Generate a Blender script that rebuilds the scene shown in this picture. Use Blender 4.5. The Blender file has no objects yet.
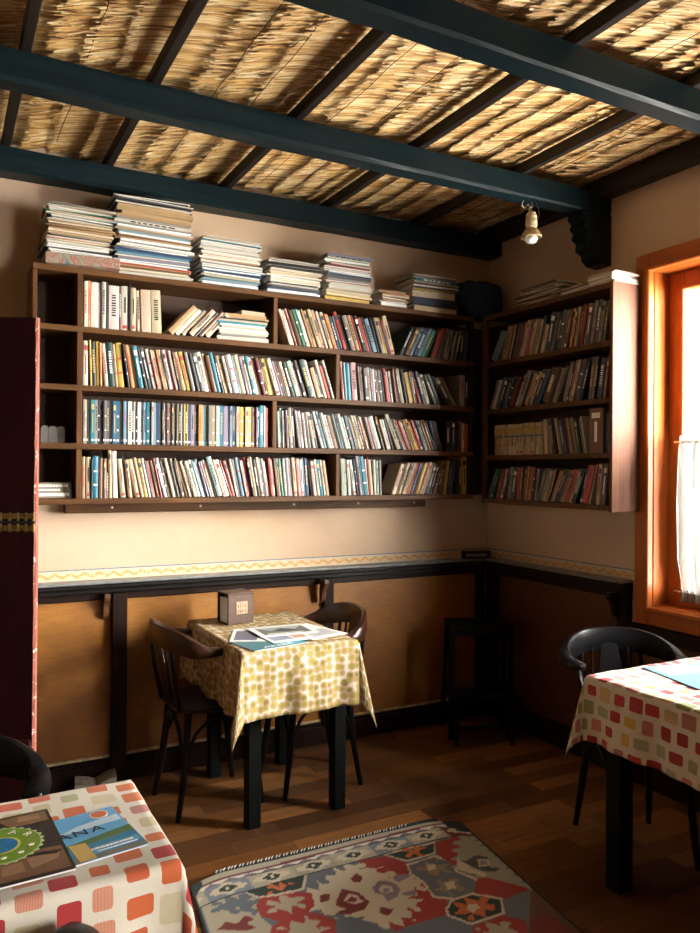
import bpy, math, random
import numpy as np
from mathutils import Vector, Matrix
R = random.Random(7)
SC = bpy.context.scene
COL = SC.collection
rad = math.radians

# ------------------------------------------------------------------ materials
def new_mat(name):
    m = bpy.data.materials.new(name); m.use_nodes = True
    nt = m.node_tree; nt.nodes.clear()
    out = nt.nodes.new('ShaderNodeOutputMaterial')
    b = nt.nodes.new('ShaderNodeBsdfPrincipled')
    nt.links.new(b.outputs[0], out.inputs[0])
    return m, nt, b

class N:
    """tiny node-graph helper"""
    def __init__(s, nt): s.nt = nt
    def node(s, t, **kw):
        n = s.nt.nodes.new(t)
        for k, v in kw.items(): setattr(n, k, v)
        return n
    def put(s, sock, v):
        if isinstance(v, bpy.types.NodeSocket): s.nt.links.new(v, sock)
        elif v is not None: sock.default_value = v
    def m(s, op, a, b=None, c=None, clamp=False):
        n = s.node('ShaderNodeMath', operation=op, use_clamp=clamp)
        s.put(n.inputs[0], a)
        if b is not None: s.put(n.inputs[1], b)
        if c is not None: s.put(n.inputs[2], c)
        return n.outputs[0]
    def vm(s, op, a, b=None):
        n = s.node('ShaderNodeVectorMath', operation=op)
        s.put(n.inputs[0], a)
        if b is not None: s.put(n.inputs[1], b)
        return n.outputs[0]
    def coord(s, which='Object', scale=(1,1,1), rot=(0,0,0), loc=(0,0,0)):
        t = s.node('ShaderNodeTexCoord'); mp = s.node('ShaderNodeMapping')
        s.put(mp.inputs['Vector'], t.outputs[which])
        mp.inputs['Scale'].default_value = scale; mp.inputs['Rotation'].default_value = rot; mp.inputs['Location'].default_value = loc
        return mp.outputs[0]
    def noise(s, vec, scale=5, detail=4, rough=.55, dist=0, out=0):
        n = s.node('ShaderNodeTexNoise'); s.put(n.inputs['Vector'], vec)
        n.inputs['Scale'].default_value = scale; n.inputs['Detail'].default_value = detail
        n.inputs['Roughness'].default_value = rough; n.inputs['Distortion'].default_value = dist
        return n.outputs[out]
    def ramp(s, f, stops, const=False):
        n = s.node('ShaderNodeValToRGB'); s.put(n.inputs[0], f)
        cr = n.color_ramp
        if const: cr.interpolation = 'CONSTANT'
        while len(cr.elements) < len(stops): cr.elements.new(.5)
        for e, (p, c) in zip(cr.elements, stops):
            e.position = p; e.color = (*c, 1)
        return n.outputs[0]
    def mix(s, f, a, b, mode='MIX'):
        n = s.node('ShaderNodeMix', data_type='RGBA', blend_type=mode)
        s.put(n.inputs[0], f)
        s.put(n.inputs[6], a if isinstance(a, bpy.types.NodeSocket) else (*a, 1))
        s.put(n.inputs[7], b if isinstance(b, bpy.types.NodeSocket) else (*b, 1))
        return n.outputs[2]
    def bump(s, h, strength=.3, dist=.01):
        n = s.node('ShaderNodeBump'); s.put(n.inputs['Height'], h)
        n.inputs['Strength'].default_value = strength; n.inputs['Distance'].default_value = dist
        return n.outputs[0]

def plain(name, c, rough=.6, var=.12, scale=25, metal=0, bump=0, spec=.5, coat=0):
    m, nt, b = new_mat(name); g = N(nt)
    v = g.coord()
    n = g.noise(v, scale, 3)
    lo = tuple(x*(1-var) for x in c); hi = tuple(min(1, x*(1+var)) for x in c)
    nt.links.new(g.ramp(n, [(.3, lo), (.7, hi)]), b.inputs['Base Color'])
    b.inputs['Roughness'].default_value = rough; b.inputs['Metallic'].default_value = metal
    b.inputs['Specular IOR Level'].default_value = spec; b.inputs['Coat Weight'].default_value = coat
    if bump: nt.links.new(g.bump(n, bump, .005), b.inputs['Normal'])
    return m

def wood(name, lo, hi, rough=.5, stretch=(2, 30, 30), spec=.4, coat=0, bump=.15, chips=None):
    m, nt, b = new_mat(name); g = N(nt)
    v = g.coord(scale=stretch)
    n = g.noise(v, 1.6, 6, .65, .6)
    col = g.ramp(n, [(.28, lo), (.72, hi)])
    blot = g.noise(g.coord(), 3.0, 3)
    col = g.mix(g.m('MULTIPLY', blot, .35), col, tuple(x*.55 for x in lo))
    if chips:
        cn = g.noise(g.coord(), 55, 5, .7)
        col = g.mix(g.ramp(cn, [(chips[1], (0,0,0)), (chips[1]+.03, (1,1,1))]), col, chips[0])
    nt.links.new(col, b.inputs['Base Color'])
    b.inputs['Roughness'].default_value = rough; b.inputs['Specular IOR Level'].default_value = spec
    b.inputs['Coat Weight'].default_value = coat; b.inputs['Coat Roughness'].default_value = .25
    if bump: nt.links.new(g.bump(n, bump, .004), b.inputs['Normal'])
    return m

M = {}
# plaster wall
def mk_plaster():
    m, nt, b = new_mat('plaster'); g = N(nt)
    v = g.coord()
    n1 = g.noise(v, 1.1, 5, .6, .4); n2 = g.noise(v, 14, 5, .7)
    c = g.ramp(n1, [(.3, (.56, .37, .22)), (.5, (.64, .465, .325)), (.75, (.70, .53, .39))])
    c = g.mix(g.m('MULTIPLY', n2, .22), c, (.50, .33, .2))
    nt.links.new(c, b.inputs['Base Color']); b.inputs['Roughness'].default_value = .85
    nt.links.new(g.bump(n2, .12, .01), b.inputs['Normal'])
    return m
M['plaster'] = mk_plaster()
M['plaster_dark'] = plain('low_bounce_brown', (.30, .17, .09), .85, .2, 6)  # for the unseen walls, coloured dark to cut bounced light
def mk_floor():
    m, nt, b = new_mat('laminate_planks'); g = N(nt)
    v = g.coord()
    br = g.node('ShaderNodeTexBrick'); br.offset = .37; br.offset_frequency = 2
    g.put(br.inputs['Vector'], v)
    br.inputs['Color1'].default_value = (0, 0, 0, 1); br.inputs['Color2'].default_value = (1, 1, 1, 1); br.inputs['Mortar'].default_value = (.5, .5, .5, 1)
    br.inputs['Scale'].default_value = 1; br.inputs['Mortar Size'].default_value = .0012
    br.inputs['Brick Width'].default_value = .62; br.inputs['Row Height'].default_value = .098
    base = g.ramp(br.outputs['Color'], [(0, (.09, .032, .011)), (.25, (.25, .10, .028)), (.5, (.13, .056, .024)), (.75, (.42, .18, .055)), (1, (.30, .12, .035))])
    off = g.vm('ADD', g.vm('MULTIPLY', v, (2.2, 38, 1)), br.outputs['Color'])
    gr = g.noise(off, 1.5, 7, .7, .8)
    col = g.mix(g.ramp(gr, [(.3, (0,0,0)), (.75, (1,1,1))]), g.mix(.55, base, (.02, .01, .006)), base)
    col = g.mix(br.outputs['Fac'], col, (.012, .007, .004))
    sc = g.noise(g.coord(scale=(6, 1.4, 1)), 2.2, 5, .7)
    col = g.mix(g.ramp(sc, [(.58, (0,0,0)), (.8, (.35,.35,.35))]), col, (.30, .22, .15))
    nt.links.new(col, b.inputs['Base Color'])
    rg = g.m('MULTIPLY_ADD', gr, .25, .36)
    nt.links.new(rg, b.inputs['Roughness'])
    b.inputs['Specular IOR Level'].default_value = .28
    nt.links.new(g.bump(g.m('SUBTRACT', gr, g.m('MULTIPLY', br.outputs['Fac'], 2.0)), .18, .003), b.inputs['Normal'])
    return m
M['floor'] = mk_floor()
M['shelf'] = wood('walnut_shelf', (.050, .020, .007), (.170, .074, .024), .5, (1.5, 22, 22), spec=.2)
M['shelf_v'] = wood('walnut_upright', (.050, .020, .007), (.170, .074, .024), .5, (22, 22, 1.5), spec=.2)
M['shelf_back'] = wood('shelf_backboard', (.035, .014, .006), (.085, .038, .016), .6, (1.5, 20, 20))
M['panel_end'] = wood('bookcase_end_panel', (.10, .042, .025), (.20, .095, .058), .6, (18, 18, 1.2), spec=.1)
M['beam'] = wood('painted_beam', (.004, .010, .013), (.009, .023, .028), .42, (1.2, 14, 14), spec=.14, chips=((.07, .11, .12), .70))
M['batten'] = wood('dark_batten', (.008, .005, .004), (.022, .013, .009), .6, (20, 1.5, 20))
M['post'] = wood('dark_wainscot_frame', (.009, .004, .003), (.028, .012, .008), .45, (14, 14, 2), spec=.15)
M['ledge'] = wood('ledge_black', (.006, .006, .006), (.018, .016, .015), .4, (2, 14, 14), spec=.18)
M['ledge_top'] = plain('ledge_top_sheen', (.22, .235, .24), .35, .3, 18)  # pale grey stands for light reflected off the ledge top
M['bead'] = plain('worn_bead', (.55, .40, .24), .6, .3, 30)
M['corbel'] = wood('corbel_brown', (.07, .03, .013), (.16, .07, .03), .45, (14, 14, 2))
def mk_ply():
    m, nt, b = new_mat('golden_plywood'); g = N(nt)
    v = g.coord(scale=(5, 5, 40)); n = g.noise(v, 2, 5, .7)
    blot = g.noise(g.coord(), 2.3, 4, .6, .5)
    weave = g.noise(g.coord(scale=(60, 60, 8)), 3, 2)
    c = g.ramp(n, [(.25, (.22, .078, .008)), (.75, (.42, .165, .018))])
    c = g.mix(g.ramp(blot, [(.42, (0,0,0)), (.70, (.75,.75,.75))]), c, (.15, .046, .010))
    c = g.mix(g.m('MULTIPLY', weave, .25), c, (.42, .21, .055))
    # the boards are stained darker towards their foot, where they are scrubbed and scuffed
    nt.links.new(c, b.inputs['Base Color']); b.inputs['Roughness'].default_value = .48
    nt.links.new(g.bump(weave, .1, .002), b.inputs['Normal'])
    return m
M['ply'] = mk_ply()
M['ply_red'] = wood('redbrown_panel', (.085, .030, .014), (.14, .052, .024), .45, (6, 6, 20))
M['orange_wood'] = wood('varnished_pine', (.36, .085, .014), (.58, .16, .028), .42, (10, 10, 1.2), spec=.25, coat=.05)
M['orange_wood_h'] = wood('varnished_pine_h', (.36, .085, .014), (.58, .16, .028), .42, (10, 1.2, 10), spec=.25, coat=.05)
M['black_wood'] = wood('black_lacquer', (.003, .003, .004), (.007, .007, .008), .30, (8, 8, 3), spec=.22, coat=.0, chips=((.16, .12, .07), .74))
M['brown_wood'] = wood('dark_bentwood', (.020, .006, .003), (.060, .019, .009), .3, (6, 6, 6), coat=.35)
M['seat_black'] = plain('seat_black', (.006, .006, .007), .45, .2, 40)
M['table_black'] = wood('worn_black_paint', (.003, .004, .004), (.007, .008, .008), .5, (14, 14, 2), spec=.12, chips=((.16, .12, .07), .71))
def mk_door():
    m, nt, b = new_mat('maroon_gloss'); g = N(nt)
    n = g.noise(g.coord(scale=(12, 12, 1.5)), 2, 5)
    c = g.ramp(n, [(.3, (.016, .004, .005)), (.7, (.030, .006, .006))])
    nt.links.new(c, b.inputs['Base Color']); b.inputs['Roughness'].default_value = .45; b.inputs['Specular IOR Level'].default_value = .12
    return m
M['door'] = mk_door()
M['door_edge'] = wood('chipped_door_edge', (.24, .055, .035), (.42, .13, .09), .6, (30, 30, 8), chips=((.8, .68, .58), .60))
M['brass'] = plain('old_brass', (.22, .15, .045), .5, .45, 90, metal=.7)
M['steel'] = plain('bright_screw', (.75, .73, .68), .3, .1, 90, metal=.9)
M['paper'] = plain('page_block', (.62, .52, .38), .85, .15, 60)
M['paper_white'] = plain('white_paper', (.78, .77, .74), .7, .05, 40)
M['ink'] = plain('black_ink', (.015, .015, .018), .6, .1, 40)
M['gold_ink'] = plain('gold_ink', (.55, .38, .12), .5, .1, 40)
M['white_ink'] = plain('white_ink', (.85, .83, .78), .6, .05, 40)
def mk_cover():
    m, nt, b = new_mat('printed_cover'); g = N(nt)
    oi = g.node('ShaderNodeObjectInfo')
    v = g.vm('ADD', g.coord(), g.vm('MULTIPLY', oi.outputs['Location'], (3.1, 2.7, 5.3)))
    n = g.noise(v, 22, 4, .6)
    c = g.mix(g.m('MULTIPLY', n, .45), oi.outputs['Color'], g.mix(1, oi.outputs['Color'], (.45, .40, .34), 'MULTIPLY'))
    nt.links.new(c, b.inputs['Base Color']); b.inputs['Roughness'].default_value = .38
    return m
M['cover'] = mk_cover()
def mk_marble():
    m, nt, b = new_mat('marbled_board'); g = N(nt)
    n = g.noise(g.coord(), 16, 6, .6, 2.5)
    c = g.ramp(n, [(.3, (.08, .15, .16)), (.45, (.34, .32, .24)), (.55, (.36, .10, .07)), (.62, (.40, .32, .24)), (.75, (.05, .10, .12))])
    nt.links.new(c, b.inputs['Base Color']); b.inputs['Roughness'].default_value = .6
    return m
M['marble'] = mk_marble()
M['kraft'] = plain('kraft_paper', (.52, .30, .11), .8, .25, 14, bump=.3)
M['blue_cloth'] = plain('dark_blue_cloth', (.012, .028, .07), .8, .4, 10, bump=.5)
M['napkin'] = plain('white_napkins', (.82, .85, .90), .9, .03, 80)
M['leather'] = plain('brown_leatherette', (.075, .035, .020), .5, .2, 50, bump=.1)
M['plaque'] = plain('copper_plaque', (.50, .30, .18), .5, .4, 130, bump=.5)
M['frosted'] = plain('frosted_plastic', (.11, .095, .085), .35, .1, 40)
M['sign'] = plain('sign_board', (.22, .17, .12), .5, .2, 30)
M['glassbulb'] = plain('white_bulb', (.9, .9, .86), .15, .02, 30)
M['ceramic'] = plain('aged_ceramic', (.62, .52, .33), .45, .25, 60)
M['bulbcap'] = plain('tarnished_shade', (.48, .36, .2), .5, .3, 70)
M['cable'] = plain('cloth_cable', (.05, .05, .05), .6, .1, 60)
M['cable_w'] = plain('white_cable', (.6, .57, .5), .5, .1, 60)
M['pad'] = plain('grey_worn_card', (.36, .33, .27), .9, .25, 40, bump=.3)
M['outside_wall'] = plain('pale_outdoor_render', (.8, .8, .78), .9, .05, 4)

def mk_thatch(name, lo, mid, hi):
    m, nt, b = new_mat(name); g = N(nt)
    geo = g.node('ShaderNodeNewGeometry')
    c = g.ramp(geo.outputs['Random Per Island'], [(0, lo), (.5, mid), (1, hi)])
    n = g.noise(g.coord(), 2.5, 3)
    c = g.mix(g.ramp(n, [(.4, (0,0,0)), (.7, (.4,.4,.4))]), c, lo)
    nt.links.new(c, b.inputs['Base Color']); b.inputs['Roughness'].default_value = .55
    return m
M['straw'] = mk_thatch('reed_straw', (.30, .14, .035), (.72, .44, .15), (.92, .76, .46))
M['straw_dark'] = plain('reed_backing', (.20, .10, .035), .9, .4, 30)
M['ceiling'] = plain('dark_roof_boards', (.03, .018, .012), .9, .2, 8)

# rounded-patch print: irregular rounded rectangles on a woven cream ground
def mk_patch(name, ground, cols):
    m, nt, b = new_mat(name); g = N(nt)
    t = g.node('ShaderNodeUVMap'); uv = t.outputs[0]
    S = 1/.062
    sc = g.vm('MULTIPLY', uv, (S, S*.92, 0))
    sx = g.node('ShaderNodeSeparateXYZ'); g.put(sx.inputs[0], sc)
    x, y = sx.outputs[0], sx.outputs[1]
    colid = g.m('FLOOR', x)
    wn0 = g.node('ShaderNodeTexWhiteNoise', noise_dimensions='1D'); g.put(wn0.inputs['W'], colid)
    y2 = g.m('ADD', y, g.m('MULTIPLY', wn0.outputs['Value'], 1.0))
    row = g.m('FLOOR', y2)
    cid = g.node('ShaderNodeCombineXYZ'); g.put(cid.inputs[0], colid); g.put(cid.inputs[1], row)
    wn = g.node('ShaderNodeTexWhiteNoise', noise_dimensions='3D'); g.put(wn.inputs['Vector'], cid.outputs[0])
    wn2 = g.node('ShaderNodeTexWhiteNoise', noise_dimensions='3D'); g.put(wn2.inputs['Vector'], g.vm('ADD', cid.outputs[0], (17.3, 5.1, 2.2)))
    s3 = g.node('ShaderNodeSeparateColor'); g.put(s3.inputs[0], wn.outputs['Color'])
    s4 = g.node('ShaderNodeSeparateColor'); g.put(s4.inputs[0], wn2.outputs['Color'])
    lx = g.m('SUBTRACT', g.m('SUBTRACT', x, colid), .5); ly = g.m('SUBTRACT', g.m('SUBTRACT', y2, row), .5)
    lx = g.m('SUBTRACT', lx, g.m('MULTIPLY', g.m('SUBTRACT', s4.outputs[0], .5), .14)); ly = g.m('SUBTRACT', ly, g.m('MULTIPLY', g.m('SUBTRACT', s4.outputs[1], .5), .14))
    hx = g.m('MULTIPLY_ADD', s3.outputs[0], .16, .26); hy = g.m('MULTIPLY_ADD', s3.outputs[1], .16, .26)
    r = .11
    dx = g.m('MAXIMUM', g.m('ADD', g.m('SUBTRACT', g.m('ABSOLUTE', lx), hx), r), 0); dy = g.m('MAXIMUM', g.m('ADD', g.m('SUBTRACT', g.m('ABSOLUTE', ly), hy), r), 0)
    d = g.m('SQRT', g.m('ADD', g.m('MULTIPLY', dx, dx), g.m('MULTIPLY', dy, dy)))
    mask = g.m('LESS_THAN', d, r)
    n = len(cols)
    col = g.ramp(s3.outputs[2], [(i/n, c) for i, c in enumerate(cols)], True)
    thr = g.node('ShaderNodeTexWave', wave_type='BANDS'); thr.inputs['Scale'].default_value = 1.0
    g.put(thr.inputs['Vector'], g.vm('MULTIPLY', uv, (130, 0, 0)))
    strp = g.m('MULTIPLY', g.m('GREATER_THAN', s4.outputs[2], .72), thr.outputs['Fac'])
    col = g.mix(g.m('MULTIPLY', strp, .55), col, ground)
    c = g.mix(mask, ground, col)
    cl = g.noise(g.vm('MULTIPLY', uv, (260, 260, 0)), 1, 2)
    c = g.mix(g.m('MULTIPLY', cl, .12), c, (.3, .25, .2))
    nt.links.new(c, b.inputs['Base Color']); b.inputs['Roughness'].default_value = .75
    b.inputs['Sheen Weight'].default_value = .1
    return m
M['cloth_patch'] = mk_patch('patch_cloth_lit', (.72, .66, .55), [(.58, .12, .02), (.55, .09, .02), (.40, .01, .015), (.60, .14, .025), (.56, .48, .27), (.40, .40, .22), (.58, .11, .02), (.42, .012, .018)])  # same print as the red cloth, its brightly lit reds coloured orange
M['cloth_patch_b'] = mk_patch('patch_cloth_red', (.70, .66, .56), [(.44, .018, .020), (.36, .010, .018), (.28, .32, .12), (.50, .022, .022), (.62, .40, .07), (.42, .015, .02), (.30, .34, .14), (.34, .008, .014)])
def mk_circles():
    m, nt, b = new_mat('olive_circle_cloth'); g = N(nt)
    uv = g.node('ShaderNodeUVMap').outputs[0]
    v = g.node('ShaderNodeTexVoronoi', voronoi_dimensions='2D', feature='F1'); g.put(v.inputs['Vector'], uv)
    v.inputs['Scale'].default_value = 31; v.inputs['Randomness'].default_value = .55
    v2 = g.node('ShaderNodeTexVoronoi', voronoi_dimensions='2D', feature='DISTANCE_TO_EDGE'); g.put(v2.inputs['Vector'], uv)
    v2.inputs['Scale'].default_value = 33; v2.inputs['Randomness'].default_value = .75
    s = g.node('ShaderNodeSeparateColor'); g.put(s.inputs[0], v.outputs['Color'])
    e = v2.outputs['Distance']
    rr = g.m('MULTIPLY_ADD', s.outputs[0], .14, .30)
    disc = g.m('LESS_THAN', v.outputs['Distance'], rr)
    ring = g.m('LESS_THAN', g.m('ABSOLUTE', g.m('SUBTRACT', v.outputs['Distance'], g.m('ADD', rr, .10))), .06)
    line = g.m('LESS_THAN', e, .055)
    c = g.mix(ring, (.60, .52, .38), (.36, .15, .085))
    dc = g.ramp(s.outputs[1], [(0, (.19, .155, .022)), (.5, (.27, .21, .035)), (1, (.34, .27, .06))])
    c = g.mix(disc, c, dc)
    nt.links.new(c, b.inputs['Base Color']); b.inputs['Roughness'].default_value = .8
    return m
M['cloth_circles'] = mk_circles()
def mk_stencil():
    m, nt, b = new_mat('stencil_border'); g = N(nt)
    v = g.coord(scale=(1, 1, 1)); s = g.node('ShaderNodeSeparateXYZ'); g.put(s.inputs[0], v)
    u = g.m('ADD', s.outputs[0], s.outputs[1])
    z = s.outputs[2]
    w = g.m('MULTIPLY', g.m('SINE', g.m('MULTIPLY', u, 95)), .0075)
    d = g.m('ABSOLUTE', g.m('SUBTRACT', z, w))
    n = g.noise(v, 70, 3, .7)
    ln = g.m('LESS_THAN', d, .0075)
    c = g.mix(ln, (.68, .54, .38), (.66, .36, .12))
    c = g.mix(g.m('GREATER_THAN', n, .58), c, (.72, .60, .42))
    nt.links.new(c, b.inputs['Base Color']); b.inputs['Roughness'].default_value = .8
    return m
M['stencil'] = mk_stencil()
M['blue_line'] = plain('blue_paint_line', (.16, .22, .30), .8, .4, 60)
def mk_attr(name, rough=.9, bump=.2):
    m, nt, b = new_mat(name); g = N(nt)
    a = g.node('ShaderNodeAttribute', attribute_name='Col')
    n = g.noise(g.coord(scale=(1, 3, 1)), 180, 3)
    c = g.mix(g.m('MULTIPLY', n, .28), g.mix(1, a.outputs['Color'], (1.25, 1.25, 1.2), 'MULTIPLY'), (.10, .09, .085))
    nt.links.new(c, b.inputs['Base Color']); b.inputs['Roughness'].default_value = rough
    nt.links.new(g.bump(n, bump, .002), b.inputs['Normal'])
    return m
M['kilim'] = mk_attr('kilim_weave')
def mk_curtain():
    m = bpy.data.materials.new('sheer_curtain'); m.use_nodes = True; nt = m.node_tree; nt.nodes.clear(); g = N(nt)
    out = g.node('ShaderNodeOutputMaterial'); d = g.node('ShaderNodeBsdfDiffuse'); t = g.node('ShaderNodeBsdfTranslucent')
    n = g.noise(g.coord(scale=(1, 20, 1)), 8, 3)
    c = g.ramp(n, [(.3, (.30, .31, .30)), (.7, (.45, .46, .45))])
    g.put(d.inputs[0], c); g.put(t.inputs[0], c)
    mx = g.node('ShaderNodeMixShader'); mx.inputs[0].default_value = .35
    g.put(mx.inputs[1], d.outputs[0]); g.put(mx.inputs[2], t.outputs[0]); g.put(out.inputs[0], mx.outputs[0])
    return m
M['curtain'] = mk_curtain()
def mk_glass():
    m = bpy.data.materials.new('window_glass'); m.use_nodes = True; nt = m.node_tree; nt.nodes.clear(); g = N(nt)
    out = g.node('ShaderNodeOutputMaterial'); tr = g.node('ShaderNodeBsdfTransparent'); gl = g.node('ShaderNodeBsdfGlossy')
    gl.inputs['Roughness'].default_value = .02; tr.inputs[0].default_value = (.97, .98, .98, 1)
    fr = g.node('ShaderNodeFresnel'); fr.inputs[0].default_value = 1.45
    mx = g.node('ShaderNodeMixShader'); gb = g.node('ShaderNodeNewGeometry'); g.put(mx.inputs[0], g.m('MULTIPLY', fr.outputs[0], g.m('SUBTRACT', 1.0, gb.outputs['Backfacing']))); g.put(mx.inputs[1], tr.outputs[0]); g.put(mx.inputs[2], gl.outputs[0]); g.put(out.inputs[0], mx.outputs[0])
    return m
M['glass'] = mk_glass()
M['door_glass'] = plain('dusty_door_glass', (.20, .23, .20), .25, .15, 10)
def flat(name, c, rough=.4):
    if name not in M: M[name] = plain(name, c, rough, .06, 30)
    return M[name]

# ------------------------------------------------------------------ mesh builder
class MB:
    def __init__(s): s.v = []; s.f = []; s.mi = []; s.uv = None
    def add(s, vs, fs, mi=0):
        o = len(s.v); s.v += [tuple(p) for p in vs]; s.f += [tuple(i+o for i in f) for f in fs]; s.mi += [mi]*len(fs); return s
    def box(s, a, b, mi=0, T=None):
        x0, y0, z0 = a; x1, y1, z1 = b
        vs = [Vector(p) for p in ((x0,y0,z0),(x1,y0,z0),(x1,y1,z0),(x0,y1,z0),(x0,y0,z1),(x1,y0,z1),(x1,y1,z1),(x0,y1,z1))]
        if T is not None: vs = [T @ p for p in vs]
        return s.add(vs, [(0,3,2,1),(4,5,6,7),(0,1,5,4),(1,2,6,5),(2,3,7,6),(3,0,4,7)], mi)
    def bbox(s, a, b, bev=.003, mi=0, T=None):
        """box with chamfered edges"""
        x = (a[0], b[0]); y = (a[1], b[1]); z = (a[2], b[2]); vs = []; idx = {}
        e = min(bev, (x[1]-x[0])*.45, (y[1]-y[0])*.45, (z[1]-z[0])*.45)
        for i in (0,1):
            for j in (0,1):
                for k in (0,1):
                    sx, sy, sz = (1,-1)[i], (1,-1)[j], (1,-1)[k]
                    for ax in range(3):
                        p = [x[i]+sx*e, y[j]+sy*e, z[k]+sz*e]; p[ax] = (x[i], y[j], z[k])[ax]
                        idx[(i,j,k,ax)] = len(vs); vs.append(Vector(p))
        fs = []
        for k in (0,1): fs.append([idx[(i,j,k,2)] for i,j in ((0,0),(1,0),(1,1),(0,1))][::(1 if k else -1)])
        for j in (0,1): fs.append([idx[(i,j,k,1)] for i,k in ((0,0),(1,0),(1,1),(0,1))][::(-1 if j else 1)])
        for i in (0,1): fs.append([idx[(i,j,k,0)] for j,k in ((0,0),(1,0),(1,1),(0,1))][::(1 if i else -1)])
        for i in (0,1):
            for j in (0,1): fs.append([idx[(i,j,0,0)], idx[(i,j,1,0)], idx[(i,j,1,1)], idx[(i,j,0,1)]][::(1 if i==j else -1)])
            for k in (0,1): fs.append([idx[(i,0,k,0)], idx[(i,1,k,0)], idx[(i,1,k,2)], idx[(i,0,k,2)]][::(-1 if i==k else 1)])
        for j in (0,1):
            for k in (0,1): fs.append([idx[(0,j,k,1)], idx[(1,j,k,1)], idx[(1,j,k,2)], idx[(0,j,k,2)]][::(1 if j==k else -1)])
        for i in (0,1):
            for j in (0,1):
                for k in (0,1): fs.append([idx[(i,j,k,0)], idx[(i,j,k,1)], idx[(i,j,k,2)]][::(1 if (i+j+k)%2==0 else -1)])
        if T is not None: vs = [T @ p for p in vs]
        return s.add(vs, fs, mi)
    def tube(s, pts, rad_, n=10, mi=0, cap=True, smooth=3):
        P = catmull(pts, smooth) if smooth > 1 else [Vector(p) for p in pts]
        if isinstance(rad_, (int, float)): rs = [rad_]*len(P)
        else:
            rs = [float(np.interp(i/(len(P)-1)*(len(rad_)-1), range(len(rad_)), rad_)) for i in range(len(P))]
        vs = []; fs = []
        t0 = (P[1]-P[0]).normalized(); up = Vector((0,0,1)) if abs(t0.z) < .9 else Vector((1,0,0))
        nrm = t0.cross(up).normalized()
        for i, p in enumerate(P):
            t = (P[min(i+1, len(P)-1)] - P[max(i-1, 0)]).normalized()
            nrm = (nrm - t*nrm.dot(t)).normalized(); bn = t.cross(nrm)
            for k in range(n):
                a = 2*math.pi*k/n; vs.append(p + (nrm*math.cos(a) + bn*math.sin(a))*rs[i])
        for i in range(len(P)-1):
            for k in range(n):
                k2 = (k+1) % n; fs.append((i*n+k, i*n+k2, (i+1)*n+k2, (i+1)*n+k))
        if cap: fs.append(tuple(range(n))[::-1]); fs.append(tuple((len(P)-1)*n+k for k in range(n)))
        return s.add(vs, fs, mi)
    def lathe(s, prof, n=20, mi=0, c=(0,0,0)):
        vs = []; fs = []
        for (r, z) in prof:
            for k in range(n):
                a = 2*math.pi*k/n; vs.append((c[0]+r*math.cos(a), c[1]+r*math.sin(a), c[2]+z))
        for i in range(len(prof)-1):
            for k in range(n):
                k2 = (k+1)%n; fs.append((i*n+k, i*n+k2, (i+1)*n+k2, (i+1)*n+k))
        fs.append(tuple(range(n))[::-1]); fs.append(tuple((len(prof)-1)*n+k for k in range(n)))
        return s.add(vs, fs, mi)
    def prism(s, poly, d0, d1, frame, mi=0):
        """extrude the 2-D polygon from d0 to d1; frame(u, v, d) -> point"""
        n = len(poly)
        vs = [frame(u, v, d0) for u, v in poly] + [frame(u, v, d1) for u, v in poly]
        fs = [tuple(range(n))[::-1], tuple(range(n, 2*n))] + [(i, (i+1)%n, n+(i+1)%n, n+i) for i in range(n)]
        return s.add(vs, fs, mi)
    def build(s, name, mats, parent=None, smooth=False, loc=None):
        me = bpy.data.meshes.new(name); me.from_pydata(s.v, [], s.f); me.update()
        mats = mats if isinstance(mats, (list, tuple)) else [mats]
        for m in mats: me.materials.append(m)
        if len(mats) > 1: me.polygons.foreach_set('material_index', s.mi)
        if smooth:
            me.polygons.foreach_set('use_smooth', [True]*len(me.polygons))
            try: me.set_sharp_from_angle(angle=rad(40))
            except Exception: pass
        o = bpy.data.objects.new(name, me); COL.objects.link(o)
        if parent: o.parent = parent
        if loc: o.location = loc
        return o

def catmull(pts, k):
    P = [Vector(p) for p in pts]; out = []
    for i in range(len(P)-1):
        p0 = P[max(i-1,0)]; p1 = P[i]; p2 = P[i+1]; p3 = P[min(i+2, len(P)-1)]
        for j in range(k):
            t = j/k; out.append(.5*((2*p1)+(p2-p0)*t+(2*p0-5*p1+4*p2-p3)*t*t+(3*p1-p0-3*p2+p3)*t**3))
    out.append(P[-1]); return out

def tag(o, label=None, cat=None, group=None, kind=None):
    if label: o['label'] = label
    if cat: o['category'] = cat
    if group: o['group'] = group
    if kind: o['kind'] = kind
    return o
def empty(name, loc=(0,0,0), rz=0):
    o = bpy.data.objects.new(name, None); COL.objects.link(o); o.location = loc; o.rotation_euler = (0,0,rz); o.empty_display_size = .1; return o
def struct(o): o['kind'] = 'structure'; return o
def copy_tree(o, parent=None):
    c = o.copy(); COL.objects.link(c)
    if parent: c.parent = parent
    for ch in list(o.children): copy_tree(ch, c)
    return c
def sbox(name, a, b, m, bev=0, parent=None):
    mb = MB(); c = [(a[i]+b[i])/2 for i in range(3)]
    aa = [a[i]-c[i] for i in range(3)]; bb = [b[i]-c[i] for i in range(3)]
    (mb.bbox(aa, bb, bev) if bev else mb.box(aa, bb))
    o = mb.build(name, m, parent); o.location = c
    if not parent: struct(o)
    return o
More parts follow.
